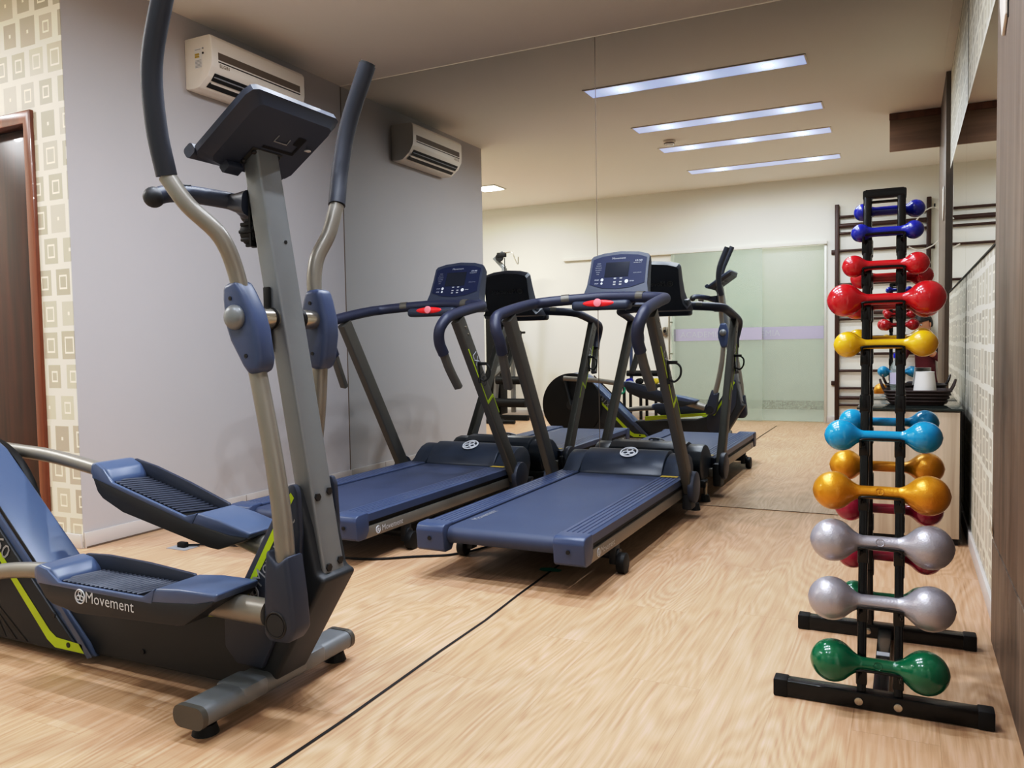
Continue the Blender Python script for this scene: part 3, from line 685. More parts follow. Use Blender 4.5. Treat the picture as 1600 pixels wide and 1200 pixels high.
# swinging arms
near = dict(tube=[(1.945+.22, -.142, .30), (2.167, -.142, .41), (2.159, -.142, .54), (2.135, -.142, .696), (2.094, -.142, .895), (2.06, -.142, 1.018), (2.05, -.152, 1.12), (2.037, -.188, 1.213), (1.985, -.238, 1.288), (1.945, -.262, 1.357)],
            grip=[(1.945, -.262, 1.357), (1.944, -.285, 1.465), (1.957, -.303, 1.603), (2.01, -.312, 1.74), (2.05, -.314, 1.83)])
far = dict(tube=[(1.945, .142, .335), (1.968, .142, .42), (2.005, .142, .56), (2.038, .142, .72), (2.055, .142, .87), (2.06, .142, 1.018), (2.045, .142, 1.11), (2.042, .16, 1.19), (2.055, .20, 1.265), (2.058, .235, 1.35)],
           grip=[(2.058, .235, 1.35), (2.045, .272, 1.46), (2.06, .297, 1.595), (2.126, .307, 1.758)])
for dct, s in ((near, -1), (far, 1)):
    b = MB(); b.tube([e(*p) for p in dct['tube']], .0215, M['metal'], 16, 6, scale=lambda u: 1.18-.22*min(1, u*1.6)); arm = b.build('swing_arm', el)
    b = MB(); b.tube([e(*p) for p in dct['grip']], .0245, M['foam'], 16, 6)
    g1 = Vector(e(*dct['grip'][-1])); g0 = Vector(e(*dct['grip'][-2])); dd = (g1-g0).normalized(); b.tube([g1-dd*.002, g1+dd*.006], .022, M['char'], 16)
    b.build('foam_grip', arm)
    # pivot housing around the arm
    b = MB(); tp = 1.105 if s == -1 else 1.102; bt = .88; dxt, dxb = (-.022, .05) if s == -1 else (-.002, .004)
    P0 = (2.06+dxt, tp); P1 = (2.06+dxb, bt); ax = Vector((P0[0]-P1[0], 0, P0[1]-P1[1])); ln = ax.length; ax.normalize(); sx = Vector((ax.z, 0, -ax.x))
    def hp_(u, v): q = Vector((P1[0], 0, P1[1]))+ax*(u*ln)+sx*v; return (q.x-EX, q.z)
    prof = [(0, -.018), (0, .018), (.12, .034), (.42, .046), (.62, .046), (.86, .034), (1, .024), (1, -.024), (.86, -.036), (.62, -.050), (.42, -.048), (.12, -.030)]
    b.prism([hp_(u, v) for u, v in prof], s*.142-.030, s*.142+.030, M['slate'], 'xz', .014, 3)
    out_ = s*.142 + (-.031 if True else 0)
    for u in (.2, .83): q = hp_(u, -.006); b.cyl((q[0], s*.142-.0305, q[1]), .005, .003, M['acd'], 'y', 10)
    hs = b.build('pivot_housing', arm)
    if s == -1:
        b = MB(); b.ball(e(2.06, -.175, 1.018), .031, M['plate'], (1, .65, 1)); b.build('axle_cap', hs)
    else:
        b = MB(); b.ball(e(2.06, .175, 1.018), .031, M['plate'], (1, .65, 1)); b.build('axle_cap', hs)
b = MB(); b.tube([e(2.06, -.13, 1.018), e(2.06, .13, 1.018)], .0265, M['steel'], 20)
b.tube([e(2.06, -.055, 1.018), e(2.06, -.048, 1.018)], .0285, M['black'], 18); b.tube([e(2.06, .048, 1.018), e(2.06, .06, 1.018)], .0285, M['black'], 18); b.build('cross_axle', el)
b = MB(); b.span(e(2.035, -.05, .93), e(2.055, -.040, 1.10), M['black'], .003); b.build('axle_bracket', el)
# lower joints
for (jx, jz, jy, ang) in ((2.165, .275, -.142, 0.), (1.945, .325, .142, -.25)):
    b = MB(); R2 = lambda x, z: (jx+x*math.cos(ang)-z*math.sin(ang)-EX, jz+x*math.sin(ang)+z*math.cos(ang))
    b.prism([R2(*p) for p in ((-.048, -.035), (-.03, -.055), (.03, -.052), (.052, -.02), (.046, .06), (.032, .165), (.0, .14), (-.034, .175), (-.042, .09))], jy-.034, jy+.034, M['slate2'], 'xz', .012, 3)
    q = R2(-.004, -.008); yf_ = jy-.0345 if jy < 0 else jy+.0345
    b.torus((q[0], yf_, q[1]), .031, .003, M['acd'], (1, 0, 0), (0, 0, 1), 28, 6); b.cyl((q[0], yf_, q[1]), .027, .004, M['char'], 'y', 26)
    b.build('lower_joint', el)
# pedals
def pedal(tr, yc, tubepts, tip, lab):
    """tr maps (x,z) of the lower pedal to this pedal; lateral centre yc"""
    p = MB(); lo, hi = yc-.075, yc+.075
    T = lambda pts: pts
    P = lambda x, y, z: (x, y, z)
    def fin(mb, name, parent):
        out = []
        for x, y, z in mb.v:
            q = tr(x, z); out.append((q[0]-EX, y, q[1]))
        mb.v = out
        return mb.build(name, parent)
    # hull below the tread
    p.prism(T([(1.335, .300), (1.40, .300), (1.80, .297), (1.95, .31), (2.018, .325), (2.012, .312), (1.915, .25), (1.88, .244), (1.50, .226), (1.40, .24), (1.372, .254)]), lo, hi, M['char'], 'xz', .008)
    # near low rim
    p.prism(T([(1.330, .330), (1.345, .343), (1.385, .335), (1.432, .305), (1.765, .305), (1.812, .331), (1.80, .29), (1.34, .29)]), lo, lo+.012, M['slate3'], 'xz', .003)
    # far high rim
    p.prism(T([(1.335, .325), (1.36, .345), (1.46, .350), (1.62, .345), (1.80, .332), (1.83, .29), (1.34, .29)]), hi-.012, hi, M['slate2'], 'xz', .003)
    ob = fin(p, 'pedal', el)
    h = MB(); h.prism(T([(1.318, .300), (1.318, .335), (1.345, .345), (1.395, .338), (1.425, .312), (1.43, .29), (1.35, .285)]), lo+.004, hi-.004, M['slate3'], 'xz', .010, 3); fin(h, 'heel_hump', ob)
    h = MB(); h.prism(T([(1.765, .300), (1.815, .332), (1.90, .340), (2.028, .342), (2.022, .322), (1.95, .305), (1.80, .29)]), lo+.002, hi-.002, M['slate3'], 'xz', .007, 3); fin(h, 'toe_cover', ob)
    h = MB()
    h.prism(T([(1.41, .296), (1.41, .3005), (1.78, .3005), (1.78, .296)]), lo+.012, hi-.012, M['black'], 'xz')
    for k in range(18):
        x = 1.445+k*.0185
        h.sweep([P(x-.03, lo+.014, .303), P(x, hi-.014, .303)], rrect(.0095, .010, .003, 1), M['slate2'])
    fin(h, 'tread_pad', ob)
    if lab:
        h = MB(); q = tr(1.525, .277); h.emblem((q[0]-EX, lo-.0005, q[1]), .019, (1, 0, -.02), (.02, 0, 1), M['white'])
        q = tr(1.640, .275); h.text('Movement', .044, (q[0]-EX, lo-.0005, q[1]), (1, 0, -.02), (.02, 0, 1), M['white']); h.build('maker_lettering', ob)
    h = MB(); h.tube([e(*q) for q in tubepts], .024, M['metal'], 16, 5); h.build('pedal_bar', ob)
    h = MB(); h.tube([e(*q) for q in tip], .033, M['metal'], 20); h.build('bar_end', ob)
pedal(lambda x, z: (x, z), -.160, [(.62, -.15, .13), (.80, -.15, .205), (1.03, -.15, .268), (1.20, -.15, .292), (1.35, -.15, .300)], [(1.90, -.150, .285), (2.118, -.150, .285)], True)
th = math.radians(-14.6); cth, sth = math.cos(th), math.sin(th)
pedal(lambda x, z: (1.153+(x-1.328)*cth-(z-.342)*sth, .581+(x-1.328)*sth+(z-.342)*cth), .160, [(.50, .15, .60), (.64, .15, .592), (.85, .15, .580), (1.07, .15, .551), (1.18, .15, .53)], [(1.70, .150, .385), (1.895, .150, .335)], False)
b = MB(); b.prism(ep([(1.845, .222), (1.95, .232), (1.985, .262), (1.93, .262), (1.87, .240), (1.80, .240)]), -.102, -.066, M['lime'], 'xz', .004); b.build('lime_tab', el)
b = MB(); b.prism(ep([(1.30, .192), (1.93, .262), (1.93, .285), (1.30, .235)]), .066, .075, M['lime'], 'xz', .003); b.build('lime_band', el)
for s in (-1, 1):   # crank arms on the discs
    b = MB(); pz = (.64, .13) if s == -1 else (.50, .60)
    b.sweep([e(cx, s*.122, cz), e(pz[0], s*.132, pz[1])], rrect(.05, .02, .008), M['char']); b.cyl(e(pz[0], s*.14, pz[1]), .032, .03, M['char'], 'y', 20, bev=.004); b.build('crank', el)
# console
cb0 = Vector((1.945, 0, 1.448)); cb1 = Vector((2.123, 0, 1.570)); dd = (cb1-cb0); cl = dd.length; dd.normalize(); nn = Vector((-dd.z, 0, dd.x))
def cq(u, y, off): q = cb0+dd*(u*cl)+nn*off; return (q.x-EX, y, q.z)
b = MB()
bmm = bmesh.new()
def ring(pts, off): return [bmm.verts.new(cq(u, y, off)) for u, y in pts]
outl = [(-.10, -.155), (-.02, -.168), (.90, -.168), (1.0, -.160), (1.03, -.145), (1.03, .145), (1.0, .160), (.90, .168), (.0, .168), (-.10, .155), (-.16, .10), (-.16, -.10)]
small = [(u*.93+.03, y*.93) for u, y in outl]; tiny = [(u*.84+.06, y*.84) for u, y in outl]
rs = [ring(small, .012), ring(outl, .004), ring(outl, -.012), ring(small, -.018), ring(tiny, -.034)]
bmm.faces.new(rs[0])
for k in range(4):
    for i in range(len(outl)): bmm.faces.new((rs[k][i], rs[k][(i+1) % len(outl)], rs[k+1][(i+1) % len(outl)], rs[k+1][i]))
bmm.faces.new(rs[4][::-1]); bmm.verts.index_update(); b.bm(bmm, M['slate2'])
co = b.build('console', el)
b = MB(); b.raw([cq(u, y, .0128) for u, y in ((.06, -.14), (.93, -.14), (.93, .14), (.06, .14))], [(0, 1, 2, 3)], M['face'], False)
b.raw([cq(u, y, .0134) for u, y in ((.42, -.075), (.86, -.075), (.86, .075), (.42, .075))], [(0, 1, 2, 3)], M['screen'], False); b.build('control_face', co)
b = MB(); b.sweep([cq(-.13, -.165, .01), cq(-.13, .165, .01)], rrect(.035, .03, .01, 3), M['slate2'], up=nn)
b.sweep([cq(-.02, -.10, -.045), cq(-.02, -.05, -.045)], rrect(.03, .022, .005), M['slate2'], up=nn); b.build('book_ledge', co)
b = MB()
yz = -.0352
b.raw([cq(u, y, yz) for u, y in ((.36, -.03), (.40, -.03), (.40, .085), (.36, .085))], [(0, 1, 2, 3), (3, 2, 1, 0)], M['acd'], False)
b.raw([cq(u, y, yz) for u, y in ((.36, .075), (.66, .075), (.66, .085), (.36, .085))], [(0, 1, 2, 3), (3, 2, 1, 0)], M['acd'], False)
b.raw([cq(u, y, yz) for u, y in ((.52, .055), (.66, .055), (.66, .08), (.52, .08))], [(0, 1, 2, 3), (3, 2, 1, 0)], M['acd'], False)
b.sweep([cq(.60, -.01, yz), cq(.50, -.012, yz-.001), cq(.50, .035, yz-.001), cq(.58, .035, yz)], rrect(.003, .003, .0008, 1), M['grey'])
b.cyl(cq(.50, .118, yz), .010, .003, M['white'], 'z', 14)
b.build('battery_hatch', co)
b = MB(); b.raw([cq(u, y, yz-.001) for u, y in ((.05, -.055), (.33, -.055), (.33, .055), (.05, .055))], [(0, 1, 2, 3), (3, 2, 1, 0)], M['metal2'], False)
for u, y in ((.27, -.043), (.27, .043), (.10, -.05), (.10, .05)): b.ball(cq(u, y, yz-.003), .0075, M['acd'], (1, 1, .8), 10)
b.build('mounting_plate', co)
# fixed pulse bar and knob
b = MB(); b.tube([e(1.79, -.165, 1.338), e(1.80, -.13, 1.350), e(1.83, -.085, 1.352), e(1.885, -.035, 1.342), e(1.90, 0, 1.338), e(1.885, .035, 1.342), e(1.83, .085, 1.352), e(1.80, .13, 1.350), e(1.79, .165, 1.338)], .023, M['slate2'], 14, 5)
b.sweep([e(1.885, 0, 1.338), e(1.93, 0, 1.33), e(1.975, 0, 1.325)], rrect(.07, .045, .015), M['slate2'], scale=lambda u: .8+.7*u)
for s in (-1, 1): b.ball(e(1.788, s*.168, 1.336), .027, M['char'])
pb = b.build('pulse_bar', el)
for s in (-1, 1):
    b = MB(); b.sweep([e(1.797, s*.128, 1.371), e(1.83, s*.085, 1.373)], rrect(.024, .006, .002), M['char']); b.build('pulse_pad', pb)
b = MB(); b.cyl(e(mast(1.245)-.088, -.0, 1.25), .034, .05, M['black'], 'x', 24, bev=.005)
for k in range(10): a = 2*PI*k/10; b.box(e(mast(1.245)-.088, .034*math.cos(a), 1.25+.034*math.sin(a)), (.046, .010, .010), M['black'], .003)
b.build('tension_knob', el)

# ------------------------------------------------------------------ dumbbell rack and dumbbells
rk = thing('dumbbell_rack', 'black A-frame dumbbell rack standing by the wood-clad pillar', 'dumbbell rack', (3.478, -2.115, 0))
RX, RY = 3.478, -2.115
def r_(x, y, z): return (x-RX, y-RY, z)
yN = lambda z: -2.39+.21*z; yF = lambda z: -1.84-.2*z
for y, nm in ((-2.385, 0), (-1.842, 1)):
    b = MB(); b.span(r_(3.232, y-.02, .002), r_(3.722, y+.02, .044), M['blackgloss'], .003)
    for x in (3.232, 3.722): b.span(r_(x-.008 if x < 3.4 else x-.028, y-.0225, 0.), r_(x+.028 if x < 3.4 else x+.008, y+.0225, .0465), M['black'], .004)
    for x in (3.432, 3.522): b.cyl(r_(x, y-.0225, .022), .0105, .006, M['steel'], 'y', 16, bev=.002)
    if nm == 0:
        pass
    b.build('foot_bar', rk)
b = MB(); b.span(r_(3.462, -2.37, .008), r_(3.500, -1.86, .036), M['blackgloss'], .003); b.box(r_(3.481, -2.09, .037), (.034, .03, .002), M['grey']); b.build('floor_link', rk)
ROWZ = (.117, .268, .414, .545, .686, .924, 1.044, 1.136, 1.227, 1.297)
for x in (3.437, 3.522):
    for yy, side in ((yN, -1), (yF, 1)):
        b = MB(); b.sweep([r_(x, yy(.03), .03), r_(x, yy(1.33)+.0, 1.335)], rrect(.021, .026, .004), M['blackgloss'], up=(0, 1, 0))
        for z in ROWZ[:9] + (.80,):
            b.box(r_(x, yy(z-.03)+.004*side, z-.035), (.026, .030, .05), M['blackgloss'], .004)
        b.build('upright', rk)
b = MB()
b.sweep([r_(3.432, -2.112, 1.338), r_(3.527, -2.112, 1.338)], rrect(.03, .024, .005), M['blackgloss']); 
for x in (3.437, 3.522): b.sweep([r_(x, -2.125, 1.335), r_(x, -2.09, 1.335)], rrect(.024, .026, .005), M['blackgloss'])
b.tube([r_(3.437, -2.10, 1.318), r_(3.522, -2.10, 1.318)], .004, M['blackgloss'], 8)
b.build('top_bar', rk)
def bracket(y, z, side, hr):
    b = MB()
    yo = y+(hr+.0045)*side
    zc = z-hr*.55
    b.tube([r_(3.437, y-.02*side, zc-.025), r_(3.434, y-.0*side, z-hr-.006), r_(3.430, yo-.004*side, zc-.020), r_(3.430, yo, zc-.008), r_(3.436, yo, zc), r_(3.523, yo, zc), r_(3.529, yo, zc-.008), r_(3.529, yo-.004*side, zc-.020), r_(3.525, y-.0*side, z-hr-.006), r_(3.522, y-.02*side, zc-.025)], .0034, M['blackgloss'], 8, 3)
    b.build('wire_cradle', rk)
def dumbbell(name, label, matl, x, y, z, sp, r, tilt=0., emb=None, zo=0.):
    hr = max(.0125, r*.33)
    b = MB(); n = 14; prof = []
    h = sp/2
    prof.append((.0005, -h-r*1.03))
    for i in range(1, n):
        a = PI*i/n*.82
        prof.append((r*math.sin(a), -h-r*math.cos(a)*(1.0 if i > 2 else 1.01)))
    # taper of the ball into the handle
    x0, r0 = prof[-1][1], prof[-1][0]
    for k in (.3, .6, .85, 1.): prof.append((r0+(hr-r0)*(1-(1-k)**1.8), x0+(r*.62)*k))
    prof.append((hr*1.04, 0.))
    full = prof + [(q, -w) for q, w in prof[-2::-1]]
    b.lathe(full, matl, (0, 0, 0), 'x', 28)
    if emb: b.text(emb, hr*1.25, (0, -hr*1.06, hr*.25), (1, 0, 0), (0, .25, 1), matl, ext=.0012); b.torus((0, -hr*1.0, hr*.35), hr*.55, .0009, matl, (1, 0, 0), (0, .35, .93), 16, 5)
    o = b.build(name, loc=(x, y, z+zo), rot=(0, tilt, 0)); tag(o, label, 'dumbbell', 'dumbbells on the rack'); return o
NEAR = [('green', 'glossy dark green dumbbell on the lowest cradle facing the camera', 3.476, -2.400, .117, .212, .0535, .0, '5'),
 ('silver', 'silver dumbbell on the camera side, directly above the front green one', 3.478, -2.369, .268, .229, .0555, .0, None),
 ('silver', 'upper silver dumbbell, directly below the front gold one', 3.478, -2.338, .414, .226, .055, .0, '5'),
 ('gold', 'metallic gold dumbbell on the camera side, below the front sky-blue one', 3.476, -2.311, .540, .223, .0505, .0, '6'),
 ('teal', 'sky-blue dumbbell on the camera side, above the front gold one', 3.480, -2.281, .684, .197, .0415, .0, None),
 ('yellow', 'bright yellow dumbbell on the camera side, below the large red one', 3.484, -2.231, .924, .181, .035, .0, None),
 ('red', 'largest red dumbbell, in front, just above the yellow one', 3.484, -2.206, 1.044, .200, .0445, .0, None),
 ('red', 'small red dumbbell on the camera side, just below the blue ones', 3.483, -2.186, 1.136, .154, .030, .0, None),
 ('blue', 'small blue dumbbell on the camera side, second from the rack top', 3.487, -2.167, 1.227, .130, .0247, .0, None)]
FAR = [('blue', 'topmost small blue dumbbell, behind the uprights at the rack top', 3.490, -2.064, 1.297, .133, .0247),
 ('red', 'small red dumbbell on the mirror side, half hidden behind the small front red one', 3.496, -2.028, 1.113, .157, .0295),
 ('red', 'red dumbbell on the mirror side, hidden behind the largest red one', 3.494, -2.012, 1.035, .180, .039),
 ('yellow', 'yellow dumbbell on the mirror side, hidden behind the front yellow one', 3.492, -1.993, .934, .168, .0335),
 ('teal', 'sky-blue dumbbell on the mirror side of the rack', 3.488, -1.943, .690, .197, .037),
 ('gold', 'gold dumbbell on the mirror side of the rack', 3.482, -1.915, .552, .222, .0465),
 ('crimson', 'crimson dumbbell on the mirror side, upper of the two crimson ones', 3.488, -1.889, .418, .214, .044),
 ('crimson', 'crimson dumbbell on the mirror side, lower of the two crimson ones', 3.490, -1.858, .264, .206, .046),
 ('green', 'dark green dumbbell on the lowest cradle of the mirror side', 3.488, -1.830, .124, .190, .0445)]
for k, lab, x, y, z, sp, r, zo, emb in NEAR:
    dumbbell('dumbbell', lab, D[k], x, y, z, sp, r, 0., emb); bracket(y, z, -1, max(.0125, r*.33))
for k, lab, x, y, z, sp, r in FAR:
    dumbbell('dumbbell', lab, D[k], x, y, z, sp, r); bracket(y, z, 1, max(.0125, r*.33))

# ------------------------------------------------------------------ cabinet in the mirror corner and the things on it
cb = thing('low_cabinet', 'low pale oak cabinet with dark glass top in the mirror corner', 'cabinet', (3.55, -.27, 0))
b = MB(); b.span((-.205, -.225, .03), (.205, .245, .61), M['cab'], .002); b.span((-.20, -.215, 0), (.20, .24, .03), M['black']); b.span((.2055, -.22, .03), (.212, .245, .61), M['acd']); b.build('carcass', cb)
b = MB(); b.span((-.204, -.245, .034), (.204, -.2255, .604), M['cab'], .002); b.build('door_front', cb)
b = MB(); b.span((-.218, -.252, .611), (.218, .25, .620), M['darkglass'], .001); b.build('glass_top', cb)
bk = thing('wicker_basket', 'dark brown woven tray basket with loop handles on the cabinet', 'basket', (3.585, -.26, .62))
b = MB(); n = 26
def bkr(z, w, d): return [(w*(abs(math.cos(2*PI*i/n))**.4)*(1 if math.cos(2*PI*i/n) >= 0 else -1), d*(abs(math.sin(2*PI*i/n))**.4)*(1 if math.sin(2*PI*i/n) >= 0 else -1), z) for i in range(n)]
rings = [bkr(.002, .115, .085), bkr(.035, .130, .098), bkr(.068, .145, .112), bkr(.068, .138, .105), bkr(.035, .123, .091), bkr(.008, .108, .078)]
vs = [q for r in rings for q in r]; fs = [tuple(range(n-1, -1, -1)), tuple(5*n+i for i in range(n))]
for k in range(5): fs += [(k*n+i, k*n+(i+1) % n, (k+1)*n+(i+1) % n, (k+1)*n+i) for i in range(n)]
b.raw(vs, fs, M['wicker'])
for z, w, d in ((.068, .144, .111), (.052, .139, .106), (.036, .133, .101), (.020, .126, .095)): 
    rr_ = bkr(z, w, d); b.tube(rr_+[rr_[0]], .0052, M['wicker'], 6)
b.build('woven_bowl', bk)
for s in (-1, 1):
    b = MB()
    b.tube([(s*.142, -.035, .068), (s*.155, -.03, .095), (s*.162, 0, .118), (s*.155, .03, .095), (s*.142, .035, .068)], .0055, M['wicker'], 8, 4); b.build('loop_handle', bk)
bo = thing('water_bottle', 'clear plastic water bottle with blue cap in the basket', 'bottle', (3.497, -.26, .632))
b = MB(); b.lathe([(.024, 0), (.030, .004), (.031, .03), (.028, .04), (.031, .05), (.028, .062), (.031, .074), (.031, .150), (.028, .172), (.014, .198), (.0125, .205), (.0125, .215)], M['clear'], seg=24); b.build('clear_body', bo)
b = MB(); b.lathe([(.0313, .085), (.0313, .140)], M['purple'], seg=24); b.build('paper_sleeve', bo)
b = MB(); b.cyl((0, 0, .222), .0155, .022, M['capblue'], 'z', 20, bev=.002); b.build('screw_cap', bo)
cu = MB(); cu.lathe([(.056, 0), (.056, .003), (.040, .140), (.041, .146), (.034, .146), (.033, .138), (.0335, .13)], M['paperw'], seg=28); cu.lathe([(.0325, .130), (.031, .128)], M['grey'], seg=24)
tag(cu.build('paper_tube', loc=(3.618, -.285, .632)), 'white tapered paper container standing in the basket beside the bottle', 'container')

# white box on the pillar
b = MB(); b.prism([(-1.885, 1.865), (-1.885, 2.0), (-2.02, 2.0), (-2.02, 1.80), (-1.945, 1.765)], WP-.009, WP-.0002, M['acw'], 'yz', .003); b.span((WP-.003, -2.028, 1.79), (WP-.0001, -2.02, 2.0), M['acd'])
tag(b.build('wall_device'), 'small white box fixed high on the wood-clad pillar', 'wall device')

# ------------------------------------------------------------------ small things on the floor
b = MB(); b.tube([(.46, -1.86, .012), (.55, -1.80, .008), (.75, -1.74, .006), (.95, -1.70, .006), (1.15, -1.74, .006), (1.40, -1.72, .006), (1.58, -1.60, .006), (1.72, -1.50, .006), (1.80, -1.30, .006), (1.85, -.9, .006)], .005, M['black'], 8, 6); b.box((.44, -1.87, .014), (.05, .03, .026), M['black'], .006); b.box((.44, -1.87, .0015), (.12, .09, .003), M['grey'])
tag(b.build('power_cable'), 'black power cable lying on the floor behind the treadmill decks', 'cable')
b = MB(); b.raw([(-.04, -.02, .003), (.0, -.026, .004), (.045, -.012, .003), (.05, .01, .004), (.0, .018, .006), (-.045, .008, .003)], [(0, 1, 2, 3, 4, 5)], M['teal_rag'], False); b.raw([(-.04, -.02, .0005), (.0, -.026, .0005), (.045, -.012, .0005), (.05, .01, .0005), (.0, .018, .0005), (-.045, .008, .0005)], [(5, 4, 3, 2, 1, 0)], M['teal_rag'], False)
tag(b.build('rubber_scrap', loc=(2.21, -1.55, 0)), 'small teal scrap on the floor under the middle treadmill', 'scrap')

# ------------------------------------------------------------------ rear part of the room, seen in the mirror
wb = thing('wall_bars', 'dark wooden wall bars ladder fixed to the rear wall right of the glass door', 'wall bars', (3.30, YR+.032, 0))
b_ = []
for x in (-.45, .45):
    b = MB(); b.box((x, 0, 1.22), (.045, .05, 2.40), M['barwood'], .005); 
    for z in (.45, 1.905): b.box((x-.02 if x < 0 else x+.02, -.02, z), (.08, .02, .05), M['barwood'], .004)
    b.build('side_rail', wb)
for z, th_ in ((2.284, .014), (2.186, .024), (2.102, .014), (1.912, .014), (1.545, .014), (1.30, .02), (1.225, .02), (1.161, .014), (.962, .014), (.776, .014), (.59, .014), (.396, .014), (.288, .02), (.209, .014)):
    b = MB(); b.sweep([(-.45, .0, z), (.45, .0, z)], circle(.013, 12, th_), M['barwood']); b.build('rung', wb)
b = MB(); b.tube([(3.62, YR+.12, 2.16), (3.70, YR+.12, 2.26), (3.80, YR+.10, 2.30), (3.86, YR+.1, 2.22), (3.875, YR+.1, 2.05), (3.86, YR+.1, 1.98), (3.78, YR+.11, 1.90), (3.66, YR+.12, 1.86), (3.56, YR+.13, 1.90)], .007, M['rope'], 8, 6)
b.tube([(3.873, YR+.1, 2.15), (3.875, YR+.1, 2.0)], .014, M['rope'], 10); b.tube([(3.80, YR+.002, 2.31), (3.80, YR+.12, 2.31), (3.80, YR+.12, 2.335)], .007, M['black'], 8)
tag(b.build('jump_rope'), 'white skipping rope hanging from a hook beside the wall bars', 'skipping rope')
# overhead wooden box
ob_ = thing('overhead_board', 'brown wooden board hung under the ceiling against the wood-clad pillar', 'board', (3.592, -2.74, 2.452))
b = MB(); b.span((-.182, 0, 0), (.182, .03, .300), M['boxwood'], .002); b.build('face_panel', ob_)
b = MB(); b.span((-.185, .03, .248), (.182, .036, .300), M['frame_wood']); b.build('top_band', ob_)
# multi-gym
mg = thing('multi_gym', 'multi-gym station with pulley mast and roller pads against the rear wall', 'exercise machine', (-.95, -4.4, 0))
b = MB(); b.sweep([(-.20, -.05, .03), (-.02, -.05, 1.9)], rrect(.06, .05, .008), M['plate']); b.sweep([(-.02, -.05, 1.9), (-.15, -.05, 2.03), (-.02, .0, 2.08)], rrect(.05, .05, .008), M['plate'])
b.sweep([(.10, 0, .10), (.10, 0, .80)], rrect(.05, .05, .008), M['plate']); b.sweep([(-.20, -.04, .55), (.13, .0, .82)], rrect(.05, .07, .008), M['plate']); b.build('frame', mg)
b = MB(); b.sweep([(-.30, -.40, .035), (-.30, .30, .035)], rrect(.07, .06, .01), M['black']); b.sweep([(-.30, 0, .035), (.30, 0, .035)], rrect(.07, .06, .01), M['black']); b.build('floor_frame', mg)
b = MB(); b.span((-.33, -.30, .06), (-.13, -.10, 1.3), M['black'], .01); b.build('weight_stack', mg)
for z, x0, x1 in ((.50, -.12, .26), (.22, -.22, .28)):
    b = MB(); b.tube([(x0, .02, z), (x1, .02, z)], .05 if z > .4 else .055, M['black'], 18); b.build('roller_pad', mg)
b = MB(); b.span((.05, -.16, .80), (.16, .1, 1.12), M['black'], .02); b.tube([(.10, .06, 1.09), (.30, .06, 1.09)], .014, M['black'], 10); b.build('back_pad', mg)
b = MB(); b.cyl((-.06, .0, 2.03), .05, .03, M['black'], 'y', 22); b.box((-.03, 0, 2.06), (.12, .05, .06), M['black'], .01); b.build('pulley', mg)
b = MB(); b.tube([(.02, .02, 2.02), (.02, .02, 1.80), (.0, .02, 1.65)], .005, M['black'], 6); b.tube([(.03, .02, 2.08), (.12, .02, 2.08), (.16, .02, 2.0), (.20, .02, 1.93), (.21, .02, 2.02)], .007, M['steel'], 8, 4); b.build('hook_and_chain', mg)
b = MB(); b.tube([(.0, .25, .02), (.10, .30, .02), (.18, .28, .03)], .012, M['black'], 8, 3); b.tube([(.12, .34, .03), (.32, .34, .03)], .024, M['black'], 10); b.box((.02, .28, .03), (.22, .14, .05), M['black'], .015)
tag(b.build('cable_handle', loc=(-.92, -4.25, 0)), 'black cable handle left on the floor by the multi-gym', 'handle')
# weight stand behind the elliptical
ws = thing('weight_stand', 'black stand of small hand weights against the rear wall left of the glass door', 'weight stand', (.76, -4.55, 0))
b = MB()
for x in (-.18, .02, .2): b.sweep([(x, -.12, 0), (x, -.12, .42)], rrect(.03, .03, .005), M['black']); b.sweep([(x, .12, 0), (x, .12, .42)], rrect(.03, .03, .005), M['black'])
b.span((-.23, -.15, .42), (.23, .15, .45), M['black'], .006); b.build('stand_frame', ws)
b = MB(); b.sweep([(-.17, -.13, .45), (-.17, -.13, .92)], rrect(.035, .035, .006), M['slate']); b.tube([(-.22, -.12, .575), (.22, -.12, .575)], .035, M['black'], 14); b.build('rear_roll', ws)
for k, (x, c) in enumerate(((-.15, D['blue']), (-.03, M['black']), (.16, M['yellow_w']))):
    b = MB(); b.lathe([(.0, -.06), (.034, -.055), (.036, -.03), (.014, -.022), (.014, .022), (.036, .03), (.034, .055), (.0, .06)], c, axis='y', seg=16)
    tag(b.build('hand_weight', loc=(.76+x, -4.55, .487)), ('dark blue', 'black', 'yellow')[k]+' hand weight lying on the black stand', 'hand weight', 'hand weights on the stand')
b = MB(); b.torus((0, 0, 0), .05, .012, M['teal_rag'], (1, 0, 0), (0, 0, 1)); tag(b.build('exercise_band', loc=(.545, -4.41, .40)), 'teal exercise band hooped over the corner of the black stand', 'exercise band')

